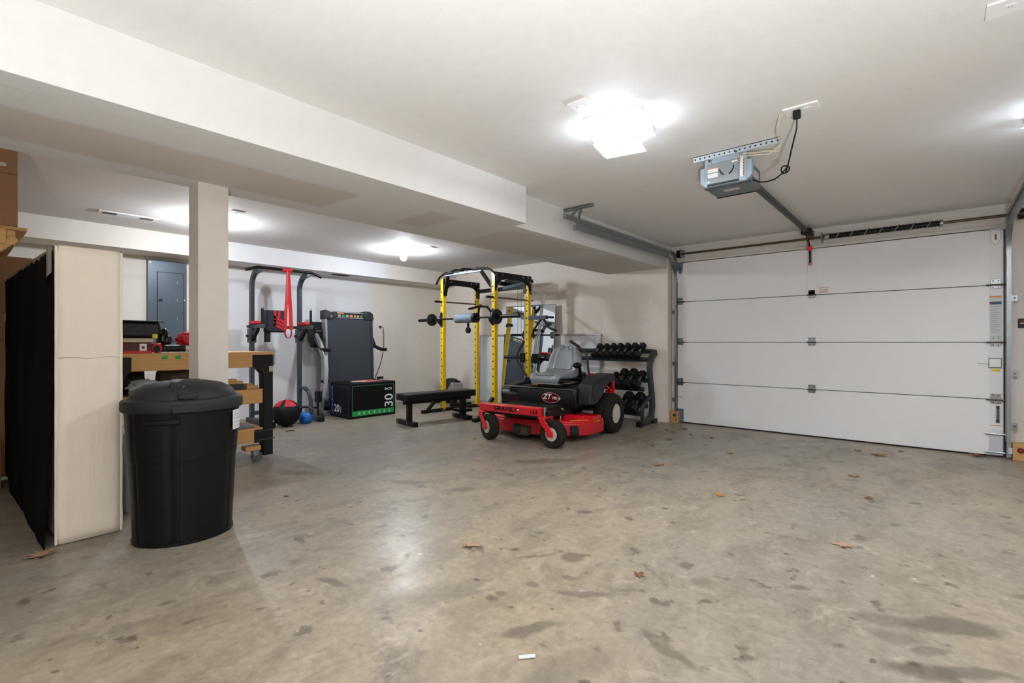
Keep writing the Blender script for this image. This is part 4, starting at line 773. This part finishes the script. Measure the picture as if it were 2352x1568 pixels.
# ================================================================== PLYO BOX
pl = thing('plyo_box', 'black foam plyo box printed with green and blue bands', 'plyo box', (-6.08, 3.64, 0), -1)
LX, LY, LZ = .54, .745, .495
mb().box(-LX, 0, 0, LY, 0, LZ).build('box', pm('plyo_black', (8, 8, 10), .6, bump=.05, spec=.25), pl, bevel=.012, seg=3)
ga = mb().box(.0, .0014, .035, LY-.035, .035, .105).build('green_band', GREENP, pl); e_ = .0012
for y0, y1, z0, z1 in ((.035, LY-.035, LZ-.045, LZ-.038), (.035, .042, .10, LZ-.04), (LY-.042, LY-.035, .10, LZ-.04)): mb().box(0, e_, y0, y1, z0, z1).build('green_line', pm('line_green', (62, 130, 84), .6), pl)
for k in range(7):
    y = .14+.082*k; mb().prism([(y-.018, .068), (y+.012, .092), (y+.018, .092), (y-.004, .068), (y+.018, .044), (y+.012, .044)], .001, .0026, 'x').build('arrow', WHITEP, ga)
text('number', '30', .20, WHITEP, frame((.0015, LY-.112, .215), (0, 0, 1), (0, -1, 0)), pl, .0006, offset=.002)
text('unit', 'INCH', .05, WHITEP, frame((.0015, LY-.13, .385), (0, 1, 0), (0, 0, 1)), pl, .0006, offset=.0008)
ba = mb().box(-LX+.03, -LX+.085, -.0014, 0, .05, LZ-.05).build('blue_band', BLUEP, pl)
for k in range(5): mb().prism([(-LX+.046, .075+.082*k), (-LX+.0575, .098+.082*k), (-LX+.069, .075+.082*k), (-LX+.0575, .083+.082*k)], -.0026, -.001, 'y').build('arrow', WHITEP, ba)
for x0, x1, z0, z1 in ((-LX+.08, -.03, LZ-.055, LZ-.048), (-.037, -.03, .05, LZ-.05), (-LX+.08, -.03, .045, .052)): mb().box(x0, x1, -e_, 0, z0, z1).build('blue_line', pm('line_blue', (30, 44, 96), .6), pl)
text('number', '20', .15, WHITEP, frame((-LX+.185, -.0015, .125), (1, 0, 0), (0, 0, 1)), pl, .0006, offset=.001)
text('unit', 'INCH', .036, WHITEP, frame((-LX+.295, -.0015, .115), (0, 0, 1), (-1, 0, 0)), pl, .0006)
mb().box(-LX+.08, -.10, .25, .60, LZ-.001, LZ+.0012).build('top_print', pm('print_pinkred', (190, 96, 98), .6), pl); mb().box(-.30, -.22, .18, .42, LZ, LZ+.002).build('top_print', WHITEP, pl)

# ================================================================== WORKBENCH
BX = -4.58; bn = thing('workbench', 'rolling lumber workbench with black plastic legs and three shelves', 'workbench', (BX, 0, 0))
BY0, BY1, BDp = .75, 1.965, .62
for z, th in ((.955, .025), (.632, .016), (.285, .016)):
    y1 = BY1 if z > .9 else 1.875
    mb().box(-BDp, 0, BY0, y1, z, z+th).build('shelf_deck', WOOD, bn, bevel=.002)
    fr = mb().box(-.038, .002, BY0, 1.785 if z > .9 else (1.872 if z > .5 else 1.80), z-.11, z+.005).build('front_rail', WOOD, bn, bevel=.003)
    mb().box(-BDp, -BDp+.038, BY0, 1.80, z-.10, z).build('back_rail', WOOD, bn, bevel=.003)
for x in (-.07, -BDp+.02):
    for y in (1.878,):
        if x < -.3: continue
        lg_ = mb().prism([(y, .045), (BY1-.003, .045), (BY1-.003, .955), (1.783, .955), (1.783, .855), (1.83, .835), (y-.006, .79), (y, .74)], x-.03, x+.075, 'x').build('leg', pm('leg_black', (18, 19, 20), .6, bump=.1, spec=.35), bn, bevel=.006)
        for k in range(5): mb().box(x-.034, x+.081, 1.785, BY1+.006, .862+.019*k, .871+.019*k).build('rib', BLACK, lg_, bevel=.002)
        mb().box(x-.034, x+.081, 1.80, 1.90, .17, .285).build('lower_socket', BLACK, lg_, bevel=.004)
        for z in (.19, .27): mb().box(x-.036, x+.083, 1.80, BY1+.008, z, z+.006).build('rib', STEELGREY, lg_)
    if x < -.3: mb().prism([(1.50, .045), (1.585, .045), (1.585, .955), (1.43, .955), (1.43, .855), (1.50, .74)], x-.03, x+.075, 'x').build('leg', pm('leg_black', (18, 19, 20), .6), bn, bevel=.006)
    mb().prism([(BY0, .045), (BY0+.09, .045), (BY0+.09, .74), (BY0+.17, .855), (BY0+.17, .955), (BY0, .955)], x-.03, x+.075, 'x').build('leg', pm('leg_black', (28, 29, 30), .6), bn, bevel=.006)
mb().box(.004, .012, 1.925, 1.955, .80, .85).build('tape_patch', pm('tan_tape', (206, 168, 128), .6), bn)
for y in (1.78, .90):
    for x in (-.03, -BDp+.06):
        if y > 1 and x < -.3: y = 1.52
        mb().box(x-.05, x+.05, y-.06, y+.07, .105, .145).build('caster_block', WOOD, bn, bevel=.003)
        k = mb().bar((x, y+.03, .105), (x, y+.045, .05), .055, .05).build('caster_fork', GALV, bn, bevel=.004)
        mb().cyl((x-.016, y+.05, .046), (x+.016, y+.05, .046), .046, n=18).build('caster_wheel', pm('caster_grey', (84, 90, 94), .5), k, smooth=40, bevel=.006)
for y in (1.11, 1.20): mb().box(-.001, .0045, y, y+.038, .935, .96).build('tape_mark', GREENP, bn, label='green tape on bench edge')
ZT_, ZM, ZL = .981, .649, .302
def lump(name, label, cat, c, rx, ry, rz, mat, seed, amp=.22, fq=1.8, parent=None):
    o = mb().ball((0, 0, 0), rx, ry, rz, n=28, m=18, f=rough(seed, amp, fq)).build(name, mat, parent, smooth=70)
    zmin = min(v.co.z for v in o.data.vertices)
    for v in o.data.vertices: v.co.z = max(v.co.z-zmin, 0) if v.co.z-zmin > .012 else 0
    o.location = c; return tag(o, label, cat)
GLOSSB = pm('bin_liner', (14, 14, 15), .22, bump=.5, bscale=14)
rc = thing('tool_case', 'dark red tool case with white label on workbench', 'tool case', (-4.80, .99, ZT_))
mb().box(-.12, .12, -.16, .08, 0, .085).build('case', pm('case_maroon', (84, 26, 24), .5), rc, bevel=.008); mb().box(.119, .1215, .0, .045, .02, .075).build('label', WHITEP, rc); mb().box(.121, .1225, .014, .032, .035, .055).build('label_mark', pm('mark_maroon', (120, 20, 30), .6), rc); mb().box(-.10, .123, -.10, .078, 0, .018).build('base_trim', RED, rc)
fb = thing('folded_board', 'flat tan folded cloth lying on red tool case', 'cloth', (-4.80, .99, ZT_+.085)); mb().box(-.13, .13, -.18, .09, 0, .025).build('fold', pm('cloth_tan', (196, 186, 164), .8, bump=.2), fb, bevel=.008); mb().box(-.12, .125, -.17, .07, .0245, .032).build('fold', pm('cloth_tan', (196, 186, 164), .8), fb, bevel=.003)
bg = thing('plastic_bag', 'shiny black plastic bag bundle on top of tan cloth', 'bag', (-4.82, .99, ZT_+.117))
mb().prism([(-.19, 0), (.13, .0), (.16, .06), (.145, .13), (-.19, .135)], -.12, .11, 'x').build('bundle', GLOSSB, bg, bevel=.025, seg=3); mb().box(-.115, .118, -.19, .165, .128, .140).build('flap', GLOSSB, bg, bevel=.004)
lump('plastic_bag', 'small round black bag drooping behind tape measure', 'bag', (-4.84, 1.185, ZT_), .07, .05, .095, GLOSSB, 4)
tpm = thing('tape_measure', 'red and black tape measure on workbench', 'tape measure', (-4.70, 1.105, ZT_)); mb().cyl((-.02, 0, .036), (.02, 0, .036), .036, n=20).build('case', RED, tpm, smooth=40, bevel=.006); mb().cyl((.019, -.003, .036), (.023, -.003, .036), .025, n=16).build('face', BLACK, tpm); mb().box(-.022, .022, -.03, .03, .055, .078).build('bumper', RED, tpm, bevel=.008)
sg = thing('glue_tube', 'black caulk tube with pale cap lying on workbench', 'tube', (-4.71, 1.24, ZT_)); mb().cyl((0, -.08, .034), (0, .06, .034), .032, n=16).build('body', BLACK, sg, smooth=40); mb().cyl((0, .06, .034), (0, .10, .034), .026, n=14).build('cap', pm('cap_grey', (196, 192, 184), .5), sg, smooth=40)
st = thing('paint_stick', 'flat pale paint stirring stick at bench edge', 'stick', (-4.605, 1.20, ZT_)); mb().bar((0, -.09, .006), (-.005, .10, .006), .03, .008).build('stick', pm('stick_pale', (214, 204, 186), .7), st); mb().bar((0, -.15, .010), (-.01, -.05, .010), .02, .006).build('blade', BLACK, st)
bx_ = thing('yellow_tag', 'small yellow tagged spool leaning on plastic bag', 'spool', (-4.70, 1.075, ZT_+.117)); mb().box(-.01, .015, .0, .035, 0, .035).build('spool', pm('tag_yellow2', (226, 206, 40), .5), bx_, bevel=.006)
lump('red_bag', 'crumpled red nylon bag on workbench', 'bag', (-4.84, 1.395, ZT_), .10, .12, .085, pm('nylon_red', (196, 24, 44), .5, var=.25, bump=.4, bscale=18), 6, .3, 2.2)
lump('cloth_bundle', 'dark brown cloth bundle on workbench middle shelf', 'cloth', (-4.86, .94, ZM), .13, .13, .115, pm('cloth_dkbrown', (38, 30, 24), .9, bump=.3), 8)
lump('cloth_bundle', 'camouflage brown bag slumped on workbench middle shelf', 'bag', (-4.82, 1.26, ZM), .13, .125, .12, pm('cloth_camo', (86, 70, 50), .9, var=.6, scale=12, bump=.3), 9)
lump('shopping_bag', 'crumpled grey plastic shopping bag at middle shelf front', 'bag', (-4.65, 1.03, ZM), .045, .13, .055, pm('bag_grey', (150, 152, 158), .5, var=.3, bump=.5, bscale=20), 11, .35, 2.4)
lump('bottle_bag', 'pale blue plastic wrap at back of middle shelf', 'bag', (-4.80, 1.47, ZM), .07, .05, .12, pm('wrap_blue', (150, 176, 192), .4, bump=.4, bscale=14), 12)
for i, (y, z, w, l, h, c_, lab) in enumerate(((1.655, 0, .16, .17, .05, pm('block_dark', (46, 42, 44), .6), 'dark stained wood offcut under the pine offcut'), (1.665, .05, .10, .14, .022, WOODX, 'short pine offcut stacked on dark block'), (1.80, 0, .12, .10, .03, WOODX, 'pine offcut lying beside the workbench leg'))):
    t = thing('wood_offcut', lab, 'wood offcut', (-4.70, y, ZM+z), 8*(i-1)); mb().box(-w/2, w/2, -l/2, l/2, 0, h).build('board', c_, t, bevel=.002)
    if i == 1: mb().box(-w/2-.02, w/2-.03, -l/2+.02, l/2-.04, h, h+.018).build('chip', WOOD, t, bevel=.002)
    if i == 2: mb().box(-w/2, w/2-.05, -l/2+.03, l/2-.02, h, h+.014).build('chip', WOOD, t, bevel=.002)
gb = thing('feed_sack', 'flat grey plastic sack on the lowest workbench shelf', 'sack', (-4.68, 1.70, ZL)); mb().grid(lambda u, v: (-.26+.34*u, -.30+.42*v, .012+.045*math.sin(math.pi*u)*math.sin(math.pi*v)*(1+.5*noise.noise(Vector((u*5, v*6, 1))))), 12, 14).build('sack', pm('sack_grey', (120, 120, 124), .5, var=.4, scale=14, bump=.3), gb, smooth=70); mb().box(-.24, .07, -.28, .11, 0, .014).build('sack_base', pm('sack_grey', (120, 120, 124), .5), gb)

# ================================================================== TRASH CAN
tc = thing('trash_can', 'large black plastic trash can with domed lid', 'trash can', (-3.18, .877, 0), 74.6)   # local x = across the view
def ell(prof, k=.86): return [(r, z) for r, z in prof]
n_ = 56
def body(u, v):
    a = 2*math.pi*u; z = .006+.714*v; r = .232+.034*v
    if .60 < v < .615 or v > .615: r += .004
    for c0 in (math.pi*1.5, math.pi*.5):
        d_ = abs((a-c0+math.pi) % (2*math.pi)-math.pi)
        if d_ > 1.0 and d_ < 1.04: r -= .004
    if abs(((a-math.pi*1.42+math.pi) % (2*math.pi))-math.pi) < .03: r -= .007
    return (r*math.cos(a), r*.86*math.sin(a), z)
CANM = pm('can_plastic', (7, 7, 8), .45, var=.25, scale=5, bump=.06, bscale=120, spec=.3); LIDM = pm('lid_plastic', (40, 41, 41), .6, spec=.3, var=.12, scale=18, bump=.15, bscale=220)
mb().grid(body, 112, 60).lathe([(.0, .006), (.232, .006)], 112, None, 1, .86).build('body', CANM, tc, smooth=30)
mb().lathe([(.226, 0), (.238, .004), (.238, .02), (.226, .024)], 56, None, 1, .86).build('base_ring', CANM, tc, smooth=30)
lid = mb().lathe([(.268, .700), (.283, .702), (.287, .712), (.287, .748), (.280, .760), (.262, .764), (.254, .768), (.246, .788), (.225, .814), (.180, .838), (.110, .853), (.05, .858), (0, .859)], 72, None, 1, .86).build('lid', LIDM, tc, smooth=40, label='dusty charcoal domed lid')
mb().box(-.055, .075, -.256, -.236, .700, .742).build('lid_latch', LIDM, lid, bevel=.006)
lh = mb().prism([(-.07, .80), (.085, .80), (.08, .857), (-.065, .857)], -.165, .10, 'y').build('lid_ridge', LIDM, lid, bevel=.012, seg=3)
mb().box(-.03, .06, -.228, -.165, .765, .80).build('lid_handle', LIDM, lid, bevel=.01)
mb().tube([(.0, -.168, .835), (-.018, -.172, .815), (-.012, -.176, .812), (-.026, -.185, .80), (-.022, -.20, .79), (-.01, -.21, .782)], .0016, 4).build('scratch', pm('scratch_pale', (168, 190, 200), .6), lid)
hd = mb().strip([(-.165, -.181, .655), (-.12, -.212, .655), (-.06, -.232, .655), (-.02, -.234, .655)], .022, .03, (0, 0, 1)).build('handle', CANM, tc, smooth=40, bevel=.004)
for s_ in (-1,): mb().tube([(-.012, -.229, .70), (-.012, -.222, .40), (-.010, -.205, .02)], .004, 5).build('seam', pm('seam_black', (8, 8, 8), .7), tc)
lbm = mb(); lbm.grid(lambda u, v: ((.2705+.0005*v)*math.cos(R(-33+26*u)), (.2705+.0005*v)*.86*math.sin(R(-33+26*u)), .575+.11*v), 6, 2).build('paper_label', pm('label_paper', (224, 222, 222), .6, var=.06), tc, label='white paper label with black print')
for k in range(4): mb().grid(lambda u, v: (.2722*math.cos(R(-31+20*u-3*(k % 2))), .2722*.86*math.sin(R(-31+20*u-3*(k % 2))), .592+.022*k+.0025*v), 5, 1).build('label_print', GRP, tc)
mb().grid(lambda u, v: (.2475*math.cos(R(-72+4*u)), .2475*.86*math.sin(R(-72+4*u)), .335+.04*v*(.4+.6*u)), 3, 2).build('scuff', pm('scuff_tan', (150, 138, 120), .8), tc)

# ================================================================== BOX SPRING ON END
bs = thing('box_spring', 'cream box spring standing on end with black dust cover', 'box spring', (-3.455, .375, 0), 1.6)
mb().box(-2.02, -.012, .012, .27, .015, 1.565).build('core', CREAM, bs, bevel=.02)
def sidep(u, v):
    y = .002+.276*u; z = .004+1.575*v; e = min(u, 1-u, .12)/.12; f = min(v, 1-v, .03)/.03
    return (.004-.022*(1-e)**2-.025*(1-f)**2+.004*noise.noise(Vector((u*3, v*14, 2))), y, z)
mb().grid(sidep, 22, 70).build('side_border', CREAM, bs, smooth=80, label='cream quilted border')
for y in (.004, .277): mb().tube([(-.012+.002*math.sin(k), y, .01+1.56*k/40) for k in range(41)], .006, 6).build('piping', CREAM, bs, smooth=60)
mb().grid(lambda u, v: (-2.0*u-.01, .002+.274*v, 1.579+.006*noise.noise(Vector((u*9, v*3, 0)))), 40, 8).build('top_border', CREAM, bs, smooth=80)
mb().tube([(.0045, .01+.255*k/12, .985+.004*math.sin(k*.8)) for k in range(13)], .0016, 4).build('seam', pm('seam_tan', (170, 156, 138), .8), bs)
def cover(u, v):
    x = -.004-2.03*u; z = 1.56*v; sag = .018*math.sin(math.pi*u)*math.sin(math.pi*v)
    lo = .035*(1-v)**3*(1-u)**.5
    y = -.006-sag-lo-.010*noise.noise(Vector((u*6, v*4, 5)))
    if v < .001: z = .002+.035*abs(noise.noise(Vector((u*11, 3, 0))))+.04*(u > .75)
    if v > .999: z = 1.545+.02*noise.noise(Vector((u*24, 7, 0)))
    return (x, y, z)
cv = mb().grid(cover, 60, 40).build('dust_cover', CLOTHB, bs, smooth=80, label='black fabric dust cover'); q = cv.modifiers.new('thick', 'SOLIDIFY'); q.thickness = .004
cg = mb().grid(lambda u, v: (-.002-.11*u, -.014-.012*math.sin(3*u), 1.43+.135*v-.05*u*(1-v)), 6, 6).build('corner_guard', pm('clear_plastic', (150, 150, 140), .15, var=.3), bs, smooth=60, label='clear plastic corner guard')
# folded pale sheet wedged behind it
fs = thing('plastic_sheet', 'pale blue plastic sheet folded behind the box spring', 'sheet', (-3.80, .715, 0))
mb().grid(lambda u, v: (-.35+.36*u, .035*math.sin(u*7+v*2)*.4+.012*noise.noise(Vector((u*4, v*6, 3))), .55*v+.0), 16, 20).build('sheet', pm('sheet_blue', (176, 186, 200), .5, bump=.3, bscale=10), fs, smooth=70)
mb().box(-.34, -.01, .012, .035, 0, .50).build('sheet_fold', pm('sheet_blue', (176, 186, 200), .5), fs, bevel=.008)
# ------------------------------------------------------------------ cartons and the timber shelf beside it
def carton(x0, x1, y0, y1, z0, z1, label, tape=True, cat='box'):
    o = thing('cardboard_box', label, cat, ((x0+x1)/2, (y0+y1)/2, z0)); a, b, c_ = (x1-x0)/2, (y1-y0)/2, z1-z0
    mb().box(-a, a, -b, b, 0, c_).build('carton', CARD, o, bevel=.004)
    if tape:
        mb().box(-a-.001, a+.001, -.03, .03, c_-.004, c_+.001).build('tape', pm('brown_tape', (156, 118, 84), .3), o); mb().box(a-.001, a+.0012, -b, b, c_*.62, c_*.62+.004).build('flap_seam', pm('seam_brown', (92, 62, 42), .8), o)
        mb().box(a-.002, a+.0015, b-.16, b-.05, c_*.70, c_*.74).build('clear_tape', pm('clear_tape', (190, 176, 164), .12, var=.3), o)
    return o
carton(-6.25, -5.60, -.35, .47, 0, 1.755, 'tall brown cardboard carton standing behind the box spring')
carton(-5.55, -5.10, -.25, .265, 0, .355, 'low brown cardboard carton on floor below the dust cover')
sf = thing('timber_shelf', 'rough timber shelf holding a carton near the ceiling', 'shelf', (-4.20, .33, 0))
mb().box(-.72, .0, -2.2, 0, 1.745, 1.765).build('shelf_deck', pm('osb', (176, 136, 86), .8, var=.25, scale=24), sf, bevel=.002)
mb().box(-.04, .0, -2.2, -.09, 1.655, 1.745).build('front_rail', WOOD, sf, bevel=.003); mb().box(-.72, -.68, -2.2, -.09, 1.655, 1.745).build('back_rail', WOOD, sf, bevel=.003)
mb().box(-.70, -.02, -.09, -.05, 1.655, 1.745).build('end_rail', WOODX, sf, bevel=.003)
mb().bar((-.05, -.05, 1.70), (-.05, -.46, 1.30), .04, .09, (1, 0, 0)).build('brace', WOOD, sf, bevel=.003)
for x in (-.07, -.65):
    for y in (-.50, -2.1): mb().box(x-.045, x+.045, y-.045, y+.045, 0, 1.655).build('post', WOOD, sf, bevel=.003)
carton(-4.80, -4.24, -1.3, .292, 1.765, 2.285, 'large brown carton on the timber shelf under the ceiling')

# ================================================================== LEAVES AND LITTER
def leaf_mesh(kind, seed):
    rnd = random.Random(seed); pts = []
    lobes = {0: 7, 1: 5, 2: 3}[kind]; N = 84
    for k in range(N):
        a = 2*math.pi*k/N
        r = (.24+.50*abs(math.cos(a*lobes/2))**1.3 if kind < 2 else .42+.22*abs(math.cos(a*1.5)))+.04*rnd.uniform(-1, 1); r *= 1+.35*math.cos(a)
        pts.append((r*math.cos(a)*.62, r*math.sin(a)*.5))
    vs = [(0, 0, 0)]; fs = []
    for ring in (.5, 1.):
        for x, y in pts: vs.append((x*ring, y*ring, 0))
    cu, cv_ = rnd.uniform(.15, .5), rnd.uniform(-.25, .35)
    vs = [(x, y, .05+cu*y*y*1.4+cv_*x*x+.05*noise.noise(Vector((x*4, y*4, seed)))) for x, y, z in vs]
    mz = min(v[2] for v in vs); vs = [(x, y, z-mz+.012) for x, y, z in vs]
    for k in range(N):
        j = (k+1) % N; fs += [(0, 1+k, 1+j), (1+k, 1+N+k, 1+N+j, 1+j)]
    m_ = mb().add(vs, fs); return m_
LEAVES = [(-3.40, .315, .15, 0, 3, 'pale lobed oak leaf lying at foot of the box spring'), (-1.841, 1.785, .105, 1, 3, 'pale curled leaf alone on the open concrete floor'), (-1.02, 2.072, .07, 1, 1, 'small russet leaf beside the smeared dark floor stains'),
    (-1.12, 3.525, .085, 2, 2, 'ochre rounded leaf alone in the middle of the floor'), (-.345, 3.081, .11, 1, 3, 'pale folded leaf on floor well out from garage door'), (-.327, 4.133, .075, 2, 1, 'small curled russet leaf between pale folded leaf and lobed tan leaf'),
    (-.482, 4.747, .12, 0, 0, 'lobed tan oak leaf on floor facing the middle door hinges'), (-.409, 5.768, .17, 0, 0, 'largest tan oak leaf lying just inside the garage door'), (-1.481, 4.916, .08, 1, 0, 'small upright tan leaf standing between mower and garage door'),
    (-1.818, 4.035, .13, 0, 0, 'flat tan oak leaf on floor in front of the mower rear tire'), (-1.867, 5.567, .08, 1, 1, 'russet leaf on floor out from the bottom door bracket'), (-2.095, 5.605, .07, 2, 1, 'small round russet leaf near the bottom door bracket'),
    (-2.21, 3.38, .06, 2, 2, 'small ochre leaf on floor in front of the mower deck'), (-3.83, 3.83, .07, 1, 1, 'small brown leaf beside the mower caster wheel'), (-.562, 5.882, .10, 2, 2, 'ochre leaf next to the largest tan oak leaf'), (-.242, 6.10, .07, 1, 1, 'dark russet leaf close to the garage door seal'),
    (.30, 6.30, .17, 0, 1, 'large crumpled russet leaf pressed against garage door seal'), (-2.191, 5.16, .09, 0, 1, 'lobed russet leaf between mower tire and garage door'), (-2.188, 4.749, .07, 1, 1, 'small russet leaf beside the mower rear tire'), (-3.393, 1.542, .055, 2, 1, 'small dark leaf on floor between trash can and workbench'),
    (-2.3, 5.95, .09, 0, 1, 'lobed russet leaf in front of the plain sensor block'), (-2.45, 5.75, .07, 1, 1, 'small russet leaf beside the dumbbell rack foot'), (.62, 5.9, .08, 1, 1, 'russet leaf in front of the red-eyed sensor block')]
for i, (x, y, s_, kind, mi, lab) in enumerate(LEAVES):
    o = leaf_mesh(kind, i+1).build('dry_leaf', LEAFM[mi], smooth=70); o.location = (x, y, 0); o.rotation_euler = (0, 0, R(47*i)); o.scale = (s_,)*3
    tag(o, lab, 'leaf', 'dry leaves blown over the concrete floor')
sc = thing('paper_scrap', 'small rolled white paper scrap on concrete floor', 'paper', (-1.04, 1.284, 0), 48); mb().cyl((-.028, 0, .006), (.028, 0, .006), .006, n=8).build('roll', WHITEP, sc, smooth=60)
tw = thing('twig', 'short dark twig on floor beside the medicine ball', 'twig', (-5.84, 2.70, 0), 75); mb().tube([(-.05, 0, .006), (0, .004, .007), (.05, 0, .006)], .005, 5).build('stem', pm('twig_dark', (44, 38, 34), .8), tw)
